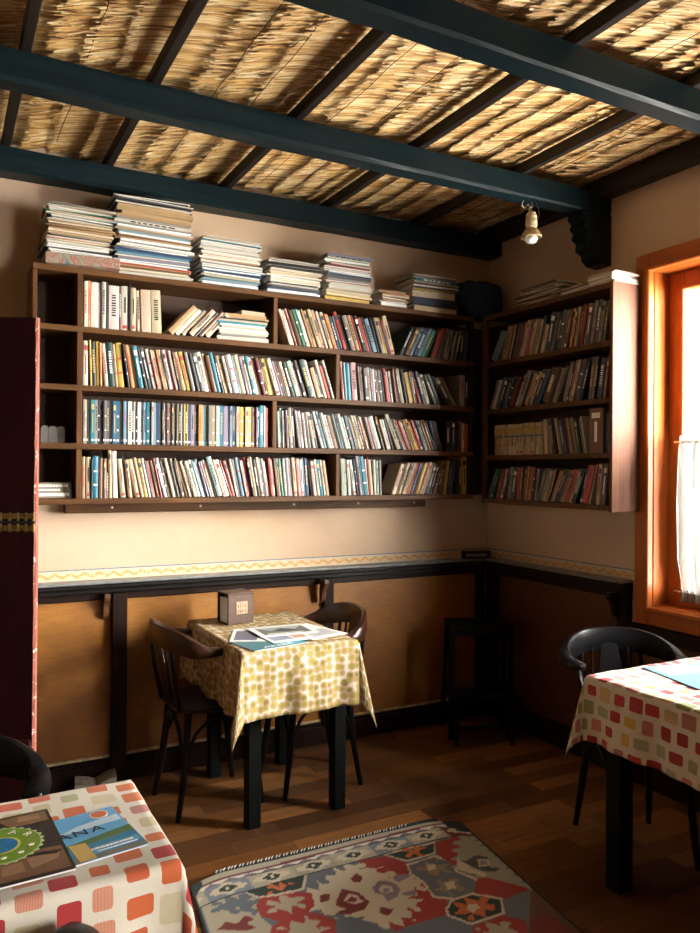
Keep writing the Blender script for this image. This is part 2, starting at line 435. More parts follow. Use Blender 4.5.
def text_geo(txt, size, align='CENTER', ext=.0003, shear=0, font_scale_x=1):
    cu = bpy.data.curves.new('lettering', 'FONT'); cu.body = txt; cu.size = size; cu.align_x = align; cu.align_y = 'CENTER'
    cu.extrude = ext; cu.shear = shear; cu.resolution_u = 2
    ob = bpy.data.objects.new('lettering_tmp', cu); COL.objects.link(ob)
    dg = bpy.context.evaluated_depsgraph_get(); me = bpy.data.meshes.new_from_object(ob.evaluated_get(dg))
    vs = [Vector((v.co.x*font_scale_x, v.co.y, v.co.z)) for v in me.vertices]; fs = [tuple(p.vertices) for p in me.polygons]
    bpy.data.objects.remove(ob); bpy.data.meshes.remove(me); bpy.data.curves.remove(cu)
    return vs, fs
# ------------------------------------------------------------------ the room shell
WB, WR, WL, WF = 3.78, 3.0, -4.2, -4.4          # back wall y, window wall x, far side wall x, wall behind the viewer y
sbox('floor', (WL-.1, WF-.1, -.06), (WR+.1, WB+.1, 0), M['floor'])
bpy.data.objects['floor'].location.z = -.03
sbox('wall_back', (WL-.12, WB, 0), (WR+.12, WB+.12, 3.06), M['plaster'])
sbox('wall_left', (WL-.12, WF, 0), (WL, WB, 3.06), M['plaster_dark'])
sbox('wall_front', (WL-.12, WF-.12, 0), (WR+.12, WF, 3.06), M['plaster_dark'])
# window wall with two openings
W1 = (1.20, 2.537, .848, 2.465); W2 = (-2.70, -1.50, .848, 2.465)
mb = MB()
ys = [WF, W2[0], W2[1], W1[0], W1[1], WB]
for i in range(5):
    y0, y1 = ys[i], ys[i+1]
    if i in (1, 3):
        mb.box((WR, y0, 0), (WR+.22, y1, .848)); mb.box((WR, y0, 2.465), (WR+.22, y1, 3.06))
    else: mb.box((WR, y0, 0), (WR+.22, y1, 3.06))
struct(mb.build('wall_right', M['plaster']))
sbox('ceiling', (WL-.12, WF-.12, 3.06), (WR+.25, WB+.12, 3.10), M['ceiling'])

def window(n, y0, y1, z0, z1):
    """pine casing, deep reveal and two sashes"""
    root = struct(empty('window_%d' % n, (WR, (y0+y1)/2, z0)))
    ox, oy, oz = root.location
    def B(mb, a, b, bev=.004): mb.bbox((a[0]-ox, a[1]-oy, a[2]-oz), (b[0]-ox, b[1]-oy, b[2]-oz), bev)
    w = .078
    mb = MB()
    B(mb, (WR-.028, y1, z0-w), (WR+.001, y1+w, z1+w)); B(mb, (WR-.028, y0-w, z0-w), (WR+.001, y0, z1+w))
    mb.build('window_casing', M['orange_wood'], root)
    mb = MB()
    B(mb, (WR-.028, y0, z1), (WR+.001, y1, z1+w)); B(mb, (WR-.028, y0, z0-w), (WR+.001, y1, z0))
    mb.build('window_casing', M['orange_wood_h'], root)
    mb = MB()   # raised inner moulding
    B(mb, (WR-.040, y1-.010, z0), (WR-.0, y1+.012, z1), .005); B(mb, (WR-.040, y0-.012, z0), (WR, y0+.010, z1), .005)
    B(mb, (WR-.040, y0, z1-.010), (WR, y1, z1+.012), .005); B(mb, (WR-.040, y0, z0-.012), (WR, y1, z0+.010), .005)
    mb.build('window_moulding', M['orange_wood'], root)
    mb = MB()   # reveal lining
    B(mb, (WR, y1-.012, z0), (WR+.20, y1, z1)); B(mb, (WR, y0, z0), (WR+.20, y0+.012, z1))
    B(mb, (WR, y0, z1-.012), (WR+.20, y1, z1)); B(mb, (WR-.01, y0, z0), (WR+.20, y1, z0+.014))
    mb.build('window_lining', M['orange_wood'], root)
    ym = (y0+y1)/2; st = .085; xs0, xs1 = WR+.10, WR+.145
    for a, b in ((y0+.012, ym), (ym, y1-.012)):
        mb = MB()
        B(mb, (xs0, a, z0+.014), (xs1, a+st, z1-.012)); B(mb, (xs0, b-st, z0+.014), (xs1, b, z1-.012))
        B(mb, (xs0, a+st, z0+.014), (xs1, b-st, z0+.014+st)); B(mb, (xs0, a+st, z1-.012-st), (xs1, b-st, z1-.012))
        B(mb, (xs0-.012, a+st-.014, z0+st), (xs0+.004, a+st+.004, z1-st)); B(mb, (xs0-.012, b-st-.004, z0+st), (xs0+.004, b-st+.014, z1-st))
        B(mb, (xs0-.012, a+st-.014, z1-.012-st-.004), (xs0+.004, b-st+.014, z1-.012-st+.012)); B(mb, (xs0-.012, a+st-.014, z0+st+.002), (xs0+.004, b-st+.014, z0+st+.018))
        sash = mb.build('sash', M['orange_wood'], root)
        g = MB(); B(g, (xs0+.018, a+st-.004, z0+.014+st-.004), (xs0+.022, b-st+.004, z1-.012-st+.004), 0.0005)
        g.build('pane', M['glass'], sash)
window(1, *W1); window(2, *W2)

# ceiling beams (run along x), battens (along y)
def beam(n, y0, y1, z0=2.80, z1=2.905):
    mb = MB(); rr = random.Random(n); X = np.linspace(WL, WR, 40); vs = []; fs = []
    for i, x in enumerate(X):
        j = lambda a: a*rr.uniform(-1, 1)
        e = .010+.004*rr.random()
        ring = [(y0, z0+e), (y0+e, z0), (y1-e, z0), (y1, z0+e), (y1, z1), (y0, z1)]
        vs += [(x, y+j(.0022), z+j(.0022)) for y, z in ring]
    for i in range(len(X)-1):
        for k in range(6):
            k2 = (k+1) % 6; fs.append((i*6+k, (i+1)*6+k, (i+1)*6+k2, i*6+k2))
    mb.add(vs, fs); return struct(mb.build('trim_%d' % n, M['beam']))
beam(1, 3.655, WB); beam(2, 2.795, 2.895); beam(3, 1.865, 1.965); beam(4, .93, 1.03); beam(5, 0, .1); beam(6, -1, -.9)
n = 7
for i, x in enumerate((-3.7, -3.1, -2.5, -1.92, -1.38, -.84, -.27, .245, .685, 1.262, 1.845, 2.425)):
    mb = MB(); mb.bbox((-.018, WF-(WF+WB)/2, -.026), (.018, WB-(WF+WB)/2, .026), .004)
    o = mb.build('trim_%d' % n, M['batten'], loc=(x, (WF+WB)/2, 2.932)); struct(o); n += 1
mb = MB(); mb.bbox((-.04, -(WB-WF)/2, -.05), (.04, (WB-WF)/2, .05), .006)
struct(mb.build('trim_%d' % n, M['batten'], loc=(2.955, (WF+WB)/2, 2.93))); n += 1
# carved corbel carrying the middle beam at the window wall
prof = [(0, 0), (.20, 0), (.20, -.035), (.175, -.05), (.19, -.075), (.165, -.095), (.175, -.125), (.145, -.145), (.15, -.18), (.11, -.20), (.105, -.225), (.07, -.25), (.0, -.255)]
mb = MB(); mb.prism(prof, -.05, .05, lambda u, v, d: (-u, d, v))
struct(mb.build('trim_%d' % n, M['beam'], loc=(WR, 2.845, 2.80))); n += 1

# thatch of reeds: overlapping courses, each reed its own little blade
def thatch():
    rng = np.random.default_rng(3)
    V = []; F = []; c = 0
    xs_ = []
    x = -1.0
    while x < 3.0:
        xs_.append(x); x += rng.uniform(.085, .150)
    for k, x0 in enumerate(xs_):
        wv = rng.uniform(0, 6, 3); amp = rng.uniform(.4, 1.0)
        rough = rng.uniform(.45, 1.0); droop = rng.uniform(.016, .034)
        for lay in range(3):
            step = .0068
            y = np.arange(.35, WB, step) + rng.uniform(-.0022, .0022, len(np.arange(.35, WB, step)))
            n = len(y)
            tip = x0 + .012*np.sin(y*3.1+wv[0])*amp + .006*np.sin(y*11+wv[1]) + rng.normal(0, .011*rough, n) + lay*.020
            L = .21 + rng.uniform(-.02, .03, n)
            sk = rng.normal(.0, .013*rough, n) + .010*np.sin(y*2.3+wv[2])
            zt = 2.982 - droop + lay*.006 + rng.normal(0, .0042*rough, n) + .006*np.sin(y*4+wv[1])
            zr = 2.997 + lay*.005 + rng.normal(0, .0015, n)
            w = rng.uniform(.0026, .0060, n)
            # 3 stations x triangle section
            for t, wf in ((0, .45), (.35, 1.0), (1, .9)):
                px = tip + L*t; py = y + sk*(1-t); pz = zt + (zr-zt)*(1-(1-t)**1.6)
                V.append(np.stack([np.stack([px, py-w*wf, pz+.001], 1), np.stack([px, py, pz-w*wf*.9], 1), np.stack([px, py+w*wf, pz+.001], 1)], 1))
            A = np.stack(V[-3:], 1).reshape(n*9, 3); V = V[:-3] + [A]
            base = c + np.arange(n)*9
            for s0 in (0, 3):
                for a, b in ((0, 1), (1, 2)):
                    F.append(np.stack([base+s0+a, base+s0+b, base+s0+3+b, base+s0+3+a], 1))
            c += n*9
    V = np.concatenate([v.reshape(-1, 3) for v in V]); F = np.concatenate(F)
    me = bpy.data.meshes.new('thatch')
    me.vertices.add(len(V)); me.vertices.foreach_set('co', V.astype(np.float32).ravel())
    me.loops.add(F.size); me.loops.foreach_set('vertex_index', F.astype(np.int32).ravel())
    me.polygons.add(len(F)); me.polygons.foreach_set('loop_start', np.arange(0, F.size, 4, dtype=np.int32))
    me.update(calc_edges=True); me.validate()
    me.materials.append(M['straw'])
    o = bpy.data.objects.new('thatch', me); COL.objects.link(o)
    return tag(o, 'golden reed thatch laid in shaggy courses above the dark roof battens', 'thatch', kind='stuff')
thatch()
# stitching cords across the reeds and the frayed bundle end near the door
def cords():
    mb = MB(); rr = random.Random(5)
    for x in (.45, .93, 1.08, 1.42, 1.6, 2.0, 2.2, 2.6, 2.78):
        pts = [(x+rr.uniform(-.006, .006), y, 2.952+rr.uniform(-.002, .004)) for y in np.arange(.4, WB-.15, .14)]
        mb.tube(pts, .0016, 4, smooth=1)
    o = mb.build('thatch_stitching', M['batten']); return tag(o, 'thin dark cords stitched in lines under the golden reed thatch', 'cord', kind='stuff')
cords()
sbox('trim_40', (WL, WF, 3.012), (WR, WB, 3.03), M['straw_dark'])

# ------------------------------------------------------------------ dado: stencilled border, ledge, framed panels
LZ = .968
def along(wall, a, b, d0, d1, z0, z1, name, m, bev=.003, parent=None):
    """a slab on a wall: from a to b along it, standing out d0..d1"""
    if wall == 'b': return sbox(name, (a, WB-d1, z0), (b, WB-d0, z1), m, bev, parent)
    return sbox(name, (WR-d1, a, z0), (WR-d0, b, z1), m, bev, parent)
k = 50
def nxt():
    global k; k += 1; return 'trim_%d' % k
for wl, a, b in (('b', WL, WR), ('r', 2.64, WB)):
    e = 0 if wl == 'b' else .095
    along(wl, a, b-e*.02, 0, .002, LZ, LZ+.046, nxt(), M['stencil'], 0)
    along(wl, a, b-.003, 0, .003, LZ+.0465, LZ+.0515, nxt(), M['blue_line'], 0)
    along(wl, a, b-e, 0, .095, LZ-.012, LZ, nxt(), M['ledge_top'], .004)
    along(wl, a, b-e, .0, .088, LZ-.034, LZ-.012, nxt(), M['ledge'], .006)
    along(wl, a, b-e*.6, .0, .055, LZ-.062, LZ-.034, nxt(), M['ledge'], .006)
bz, tz = .125, .905
def frame_post(wall, a, b): along(wall, a, b, 0, .045, .10, tz, nxt(), M['post'], .005)
along('b', WL, WR, 0, .040, 0, .10, 'baseboard_back', M['post'], .006)
along('r', WF, WB-.04, 0, .040, 0, .10, 'baseboard_right', M['post'], .006)
along('b', WL, WR-.045, 0, .03, .10, .118, nxt(), M['post'], .003)
PN = [(-4.1, -2.2), (-2.13, -1.2), (-1.13, -.25), (-.18, .335), (.36, .728), (.80, 1.853), (1.914, 2.90)]
for a, b in PN:
    along('b', a-.001, b+.001, 0, .012, .10, tz+.02, nxt(), M['ply'], 0)
    along('b', a, b, .0, .024, .118, .131, nxt(), M['bead'], .003)
for i in range(len(PN)-1): frame_post('b', PN[i][1], PN[i+1][0]) if PN[i+1][0]-PN[i][1] < .1 else None
# the joint line of the double posts
frame_post('b', 2.90, 2.955); frame_post('r', 3.64, 3.735)
for a, b in ((2.71, 3.64), (-4.3, -2.4), (-2.3, -1.5), (-1.4, -.5), (-.4, .4), (.5, 1.1), (1.2, 1.9), (1.97, 2.64)):
    along('r', a, b, 0, .012, .10, tz+.02 if a > 2.6 else .76, nxt(), M['ply_red'], 0)
    along('r', a, b, 0, .024, .10, .128, nxt(), M['post'], .003)
frame_post('r', 2.645, 2.71); 
along('r', WF, 2.64, 0, .035, .70, .765, nxt(), M['post'], .004)
# top rail just under the ledge
along('b', WL, 2.95, 0, .030, .872, .906, nxt(), M['post'], .004); along('r', 2.645, 3.70, 0, .030, .872, .906, nxt(), M['post'], .004)
# little scrolled brackets under the ledge
cp = [(0, 0), (.066, 0), (.068, -.018), (.060, -.034), (.046, -.048), (.036, -.066), (.034, -.086), (.028, -.106), (.014, -.122), (0, -.128)]
for wl, p in (('b', .700), ('b', 1.835), ('r', 2.70)):
    mb = MB()
    if wl == 'b': mb.prism(cp, -.012, .012, lambda u, v, d: (d, -u, v)); o = mb.build(nxt(), M['corbel'], loc=(p, WB-.045 if p > 1 else WB-.012, .905)); 
    else: mb.prism(cp, -.014, .014, lambda u, v, d: (-u, d, v)); o = mb.build(nxt(), M['ledge'], loc=(WR-.045, p, .905))
    struct(o)

# ------------------------------------------------------------------ open door leaf beside the dado
A = math.atan2(-.42, .907)
root = struct(empty('door_1', (.27, 2.6, 0), A))      # local x points to the free edge
DH = 1.975; DW = .82
mb = MB()
mb.bbox((-.125, 0, .62), (-.004, .022, DH), .003); mb.bbox((-DW, 0, .62), (-DW+.12, .022, DH), .003)
mb.bbox((-DW+.12, 0, DH-.12), (-.125, .022, DH), .003)
mb.build('stile', M['door'], root)
mb = MB(); mb.bbox((-DW, .0, 0.01), (-.008, .022, .62), .003); mb.bbox((-DW+.12, -.006, .10), (-.13, .0, .50), .004); mb.bbox((-DW, -.010, .612), (-.010, .002, .640), .004)
mb.build('kick_panel', M['door'], root)
mb = MB(); rr = random.Random(2); zs = np.linspace(0.01, DH, 60); vs = []; fs = []
for z in zs:
    w1, w2 = rr.uniform(0, .0035), rr.uniform(0, .002)
    vs += [(-.004-w1 if z > .45 else -.012-w1*2, -.0012, z), (0, .002+w2, z), (0, .020, z), (-.003, .023, z)]
for i in range(len(zs)-1):
    for q in range(3): fs.append((i*4+q, i*4+q+1, (i+1)*4+q+1, (i+1)*4+q))
mb.add(vs, fs); e = mb.build('door_edge', M['door_edge'], root); e['label'] = 'pale chipped paint along the free edge of the maroon door'
mb = MB(); mb.bbox((-DW+.115, .016, .635), (-.12, .022, DH-.115), .001); mb.build('door_glass', M['door_glass'], root)
mb = MB(); mb.bbox((-.118, -.006, 1.298), (-.006, .0, 1.316), .002); mb.bbox((-.118, -.006, 1.336), (-.006, .0, 1.354), .002)
for x in (-.112, -.085, -.06, -.035, -.012): mb.bbox((x, -.008, 1.296), (x+.008, .0, 1.356), .001)
bo = mb.build('door_bolt', M['brass'], root); bo['label'] = 'old brass slide bolt on the door'
mb = MB(); mb.tube([(-.135, -.008, 1.326), (.0, -.008, 1.326)], .0045, 8, smooth=1); mb.build('bolt_rod', M['ink'], bo)
mb = MB()
for z in (.615, .545, .535): mb.lathe([(.003, 0), (.004, .002), (.0, .003)], 8, c=(-.004, -.003, z))
mb.build('screw', M['steel'], root)
KILIM=[("beige",0,[(-0.484,0.664),(-0.329,0.656),(-0.299,0.6),(-0.325,0.491),(-0.311,0.426),(-0.343,0.348),(-0.51,0.434)]),
("slate",1,[(-0.46,0.637),(-0.332,0.649),(-0.299,0.6),(-0.334,0.51),(-0.388,0.561),(-0.432,0.576)]),
("slate",0,[(-0.081,0.655),(0.057,0.647),(0.024,0.548),(-0.074,0.499),(-0.104,0.53),(-0.134,0.579)]),
("dred",0,[(-0.476,0.491),(-0.435,0.519),(-0.406,0.49),(-0.37,0.522),(-0.344,0.486),(-0.379,0.476),(-0.355,0.435),(-0.4,0.442)]),
("slate",0,[(-0.013,0.674),(0.152,0.654),(0.105,0.659),(0.01,0.607),(-0.068,0.562)]),
("red",0,[(0.144,0.658),(0.263,0.635),(0.298,0.559),(0.271,0.508),(0.289,0.436),(0.257,0.359),(0.288,0.278),(0.23,0.209),(0.096,0.214),(0.03,0.207),(0.042,0.375),(0.123,0.567)]),
("cream",1,[(-0.172,0.55),(-0.068,0.562),(0.018,0.621),(0.105,0.659),(0.139,0.613),(0.198,0.528),(0.265,0.475),(0.288,0.428),(0.235,0.37),(0.191,0.361),(0.2,0.316),(0.131,0.268),(0.107,0.244),(0.023,0.238),(-0.017,0.273),(-0.063,0.347),(-0.142,0.41),(-0.187,0.479)]),
("slate",0,[(-0.132,0.361),(-0.061,0.35),(-0.025,0.305),(0.003,0.248),(-0.021,0.179),(-0.194,0.27)]),
("slate",0,[(0.03,0.207),(0.097,0.216),(0.228,0.207),(0.269,0.124),(0.217,0.055),(0.005,0.166)]),
("cream",0,[(0.289,0.551),(0.427,0.556),(0.47,0.489),(0.434,0.423),(0.468,0.341),(0.418,0.267),(0.316,0.263),(0.252,0.316),(0.273,0.41),(0.265,0.482)]),
("slate",0,[(0.293,0.543),(0.413,0.543),(0.455,0.481),(0.423,0.423),(0.453,0.338),(0.416,0.277),(0.325,0.275),(0.262,0.324),(0.283,0.413),(0.274,0.484)]),
("tan",1,[(0.318,0.511),(0.388,0.522),(0.42,0.477),(0.399,0.433),(0.344,0.443),(0.315,0.476)]),
("cream",0,[(0.354,0.511),(0.386,0.504),(0.375,0.472),(0.339,0.473)]),
("tan",1,[(0.311,0.381),(0.371,0.394),(0.401,0.352),(0.373,0.307),(0.325,0.316),(0.297,0.346)]),
("cream",0,[(0.346,0.38),(0.38,0.371),(0.36,0.33),(0.326,0.331)]),
("dred",0,[(-0.094,0.509),(-0.057,0.503),(-0.081,0.463),(-0.113,0.469)]),
("dred",0,[(-0.05,0.462),(-0.007,0.51),(0.035,0.461),(0.04,0.395),(0.004,0.364),(-0.056,0.358),(-0.098,0.387),(-0.054,0.395),(-0.073,0.427)]),
("cream",0,[(-0.036,0.439),(0.002,0.475),(0.022,0.445),(0.021,0.402),(-0.014,0.404)]),
("dred",0,[(-0.028,0.43),(-0.001,0.453),(0.013,0.429),(-0.009,0.414)]),
("dred",0,[(0.055,0.558),(0.091,0.58),(0.098,0.544),(0.072,0.519),(0.049,0.535)]),
("dred",0,[(0.057,0.352),(0.092,0.319),(0.056,0.292),(0.037,0.32)]),
("lilac",0,[(0.094,0.469),(0.142,0.5),(0.18,0.466),(0.18,0.416),(0.147,0.381),(0.101,0.368),(0.102,0.415),(0.084,0.433)]),
("cream",0,[(0.11,0.452),(0.138,0.468),(0.162,0.445),(0.15,0.415),(0.118,0.412),(0.104,0.431)]),
("lilac",0,[(0.124,0.445),(0.149,0.439),(0.131,0.417),(0.117,0.425)]),
("lilac",0,[(0.208,0.504),(0.249,0.498),(0.265,0.475),(0.199,0.457),(0.188,0.48)]),
("lilac",0,[(0.163,0.392),(0.233,0.388),(0.203,0.358),(0.171,0.374)]),
("red",0,[(-0.319,0.548),(-0.285,0.593),(-0.183,0.588),(-0.114,0.536),(-0.134,0.467),(-0.178,0.429),(-0.282,0.437),(-0.325,0.491)]),
("beige",1,[(-0.286,0.538),(-0.232,0.557),(-0.182,0.571),(-0.16,0.504),(-0.181,0.476),(-0.231,0.479),(-0.269,0.488)]),
("red",0,[(-0.316,0.415),(-0.284,0.433),(-0.221,0.444),(-0.159,0.431),(-0.112,0.354),(-0.161,0.252),(-0.35,0.351)]),
("beige",1,[(-0.285,0.392),(-0.221,0.408),(-0.176,0.396),(-0.164,0.335),(-0.21,0.291),(-0.287,0.332)]),
("cream",0,[(-0.324,0.658),(-0.193,0.669),(-0.071,0.664),(-0.126,0.567),(-0.223,0.576),(-0.293,0.594)]),
("dgreen",0,[(-0.314,0.65),(-0.198,0.657),(-0.083,0.656),(-0.132,0.581),(-0.218,0.59),(-0.286,0.602)]),
("orange",1,[(-0.246,0.637),(-0.199,0.655),(-0.159,0.643),(-0.195,0.602),(-0.229,0.604)]),
("cream",0,[(0.248,0.653),(0.275,0.655),(0.492,0.649),(0.431,0.562),(0.301,0.563)]),
("dgreen",0,[(0.258,0.644),(0.29,0.647),(0.477,0.636),(0.431,0.574),(0.31,0.578)]),
("orange",1,[(0.329,0.641),(0.383,0.659),(0.421,0.634),(0.365,0.582),(0.334,0.598)]),
("red",0,[(0.478,0.635),(0.603,0.652),(0.638,0.638),(0.508,0.479),(0.446,0.454),(0.434,0.556)]),
("grey",1,[(0.533,0.565),(0.569,0.63),(0.65,0.654),(0.648,0.59),(0.636,0.432),(0.605,0.203),(0.564,0.216),(0.528,0.26),(0.493,0.321),(0.444,0.436),(0.487,0.509)]),
("cream",0,[(0.487,0.497),(0.51,0.468),(0.49,0.412),(0.517,0.358),(0.501,0.338),(0.439,0.43)]),
("char",0,[(0.484,0.491),(0.507,0.464),(0.568,0.486),(0.597,0.452),(0.556,0.387),(0.589,0.361),(0.558,0.35),(0.521,0.369),(0.514,0.382),(0.499,0.417),(0.492,0.458)]),
("cream",0,[(0.551,0.456),(0.586,0.438),(0.565,0.396),(0.522,0.405)]),
("lilac",0,[(0.55,0.445),(0.576,0.432),(0.562,0.405),(0.532,0.411)]),
("red",0,[(0.465,0.345),(0.499,0.336),(0.593,0.201),(0.46,0.192),(0.391,0.269)]),
("cream",0,[(0.247,0.238),(0.303,0.28),(0.395,0.274),(0.465,0.202),(0.409,0.12),(0.27,0.12),(0.231,0.201)]),
("dgreen",0,[(0.255,0.233),(0.303,0.267),(0.387,0.264),(0.451,0.197),(0.406,0.131),(0.278,0.132),(0.242,0.206)]),
("orange",1,[(0.278,0.222),(0.324,0.252),(0.371,0.243),(0.411,0.23),(0.407,0.169),(0.351,0.154),(0.299,0.148),(0.282,0.189)]),
("cream",0,[(0.332,0.224),(0.361,0.217),(0.36,0.191),(0.32,0.177),(0.312,0.204)]),
("slate",0,[(0.46,0.189),(0.595,0.191),(0.475,0.074),(0.414,0.121)]),
("slate",0,[(0.164,0.207),(0.227,0.203),(0.27,0.12),(0.224,0.051),(0.102,0.115)]),
("red",0,[(0.268,0.117),(0.399,0.118),(0.448,0.059),(0.382,-0.031),(0.224,0.051)]),
("beige",1,[(0.292,0.091),(0.356,0.1),(0.39,0.06),(0.347,-0.013),(0.25,0.038)]),
("brown",0,[(0.583,0.19),(0.607,0.193),(0.584,-0.149),(0.371,-0.039)]),
("dred",0,[(0.47,0.062),(0.543,0.054),(0.541,-0.074),(0.506,-0.109),(0.378,-0.042)])]
# ------------------------------------------------------------------ furniture
def captain_chair(label, group=None, loc=(0,0,0), rz=0, back=None):
    """bentwood armchair facing local +x"""
    root = tag(empty('bentwood_chair', loc, rz), label, 'chair', group)
    fm = M['black_wood']; rm = back or M['black_wood']
    mb = MB(); K = 36; prof = [(0, .445), (.155, .444), (.185, .449), (.194, .457), (.188, .466), (.172, .470), (.13, .463), (.06, .459), (0, .458)]
    vs = []; fs = []
    for i, (r, z) in enumerate(prof):
        for q in range(K):
            a = 2*math.pi*q/K; se = (abs(math.cos(a))**3.2+abs(math.sin(a))**3.2)**(-1/3.2)
            vs.append((.015+r*se*math.cos(a)*1.02, r*se*math.sin(a)*1.02, z))
    for i in range(len(prof)-1):
        for q in range(K): fs.append((i*K+q, i*K+(q+1)%K, (i+1)*K+(q+1)%K, (i+1)*K+q))
    mb.add(vs, fs); mb.build('seat', M['seat_black'], root, True)
    legs = {'fl': ((.150, .140, .45), (.205, .168, 0)), 'fr': ((.150, -.140, .45), (.205, -.168, 0)),
            'rl': ((-.130, .125, .45), (-.185, .160, 0)), 'rr': ((-.130, -.125, .45), (-.185, -.160, 0))}
    mid = lambda kk, z: tuple(legs[kk][1][i]+(legs[kk][0][i]-legs[kk][1][i])*z/.45 for i in range(3))
    for kk, (t, b) in legs.items():
        bow = 1.0 if kk[0] == 'r' else .6
        m1 = [(t[i]+b[i])/2 for i in range(3)]; m1[0] += (.008 if kk[0] == 'r' else -.006)*bow
        mb = MB(); mb.tube([t, m1, b], [.0175, .016, .0115], 12, smooth=5); mb.build('leg', fm, root, True)
    for a_, b_ in (('fl', 'fr'), ('fl', 'rl'), ('fr', 'rr'), ('rl', 'rr')):
        A_, B_ = Vector(mid(a_, .22)), Vector(mid(b_, .22)); T_ = (A_+B_)/2; 
        p1 = A_.lerp(T_, .45); p1.z = .37; p2 = T_.copy(); p2.z = .425; p3 = B_.lerp(T_, .45); p3.z = .37
        mb = MB(); mb.tube([A_, A_.lerp(p1, .5)+Vector((0,0,.02)), p1, p2, p3, B_.lerp(p3, .5)+Vector((0,0,.02)), B_], .0085, 8, smooth=4); mb.build('brace', fm, root, True)
    # arm and crest rail in one sweep: tall board at the back, flat paddles at the arms
    plan = [(.015, .205, .716), (-.03, .228, .720), (-.085, .240, .722), (-.14, .226, .735), (-.185, .175, .756), (-.222, .105, .772), (-.238, 0, .778)]
    plan = plan + [(x, -y, z) for x, y, z in plan[-2::-1]]
    P = catmull(plan, 6); n_ = len(P)
    hb = [.013, .017, .022, .038, .050, .052, .050]; ha = [.024, .030, .028, .020, .014, .013, .013]
    hb = hb + hb[-2::-1]; ha = ha + ha[-2::-1]
    vs = []; fs = []; S_ = 12
    for i, p in enumerate(P):
        t = (P[min(i+1, n_-1)]-P[max(i-1, 0)]).normalized(); nx = Vector((t.y, -t.x, 0)).normalized(); up = t.cross(nx); up = up if up.z > 0 else -up
        f_ = i/(n_-1)*(len(hb)-1); b = float(np.interp(f_, range(len(hb)), hb)); a = float(np.interp(f_, range(len(ha)), ha))
        en = min(1, .55+min(i, n_-1-i)*.25)
        for q in range(S_):
            w = 2*math.pi*q/S_; c_, s_ = math.cos(w), math.sin(w)
            c_ = math.copysign(abs(c_)**.6, c_); s_ = math.copysign(abs(s_)**.6, s_)
            vs.append(p+nx*(a*c_*en)+up*(b*s_*en))
    for i in range(n_-1):
        for q in range(S_): fs.append((i*S_+q, i*S_+(q+1)%S_, (i+1)*S_+(q+1)%S_, (i+1)*S_+q))
    fs.append(tuple(range(S_))[::-1]); fs.append(tuple((n_-1)*S_+q for q in range(S_)))
    mb = MB(); mb.add(vs, fs); rl = mb.build('back_rail', rm, root, True)
    if back: rl['label'] = 'glossy reddish-brown back and arm rail'
    for s_ in (-1, 1):
        mb = MB(); mb.tube([(-.005, s_*.222, .712), (.045, s_*.232, .68), (.075, s_*.222, .60), (.055, s_*.20, .52), (.06, s_*.180, .452)], [.0095, .0095, .009, .009, .009], 8, smooth=5)
        mb.build('arm_support', fm, root, True)
        mb = MB(); mb.tube([(-.165, s_*.118, .45), (-.195, s_*.135, .60), (-.212, s_*.128, .745)], [.011, .010, .009], 8, smooth=4)
        mb.build('back_post', fm, root, True)
    sp = [(-.026, 0), (-.030, .05), (-.046, .13), (-.050, .20), (-.040, .27), (-.036, .31)]; poly = [(y, z) for y, z in sp]+[(-y, z) for y, z in sp[::-1]]
    mb = MB(); mb.prism(poly, -.004, .004, lambda u, v, d: (-.172-.185*v+d, u, .452+v)); mb.build('back_splat', rm, root)
    for s_ in (-1, 1):
        mb = MB(); mb.tube([(-.170, s_*.075, .455), (-.205, s_*.082, .60), (-.222, s_*.078, .748)], .0065, 8, smooth=4); mb.build('spindle', fm, root, True)
    return root

def table(label, cx, cy, hx, hy, z, legs, lw=.028, group=None):
    root = tag(empty('cafe_table', (cx, cy, 0)), label, 'table', group)
    mb = MB(); mb.bbox((-hx, -hy, z-.028), (hx, hy, z-.003), .004); mb.build('tabletop', M['table_black'], root)
    for lx, ly in legs:
        mb = MB(); mb.bbox((lx-cx-lw, ly-cy-lw, 0), (lx-cx+lw, ly-cy+lw, z-.028), .004); mb.build('leg', M['table_black'], root)
    xs = sorted({l[0] for l in legs}); ys_ = sorted({l[1] for l in legs})
    for y in ys_:
        mb = MB(); mb.bbox((xs[0]-cx+lw, y-cy-.012, z-.095), (xs[-1]-cx-lw, y-cy+.012, z-.028), .003); mb.build('apron', M['table_black'], root)
    for x in xs:
        mb = MB(); mb.bbox((x-cx-.012, ys_[0]-cy+lw, z-.095), (x-cx+.012, ys_[-1]-cy-lw, z-.028), .003); mb.build('apron', M['table_black'], root)
    return root

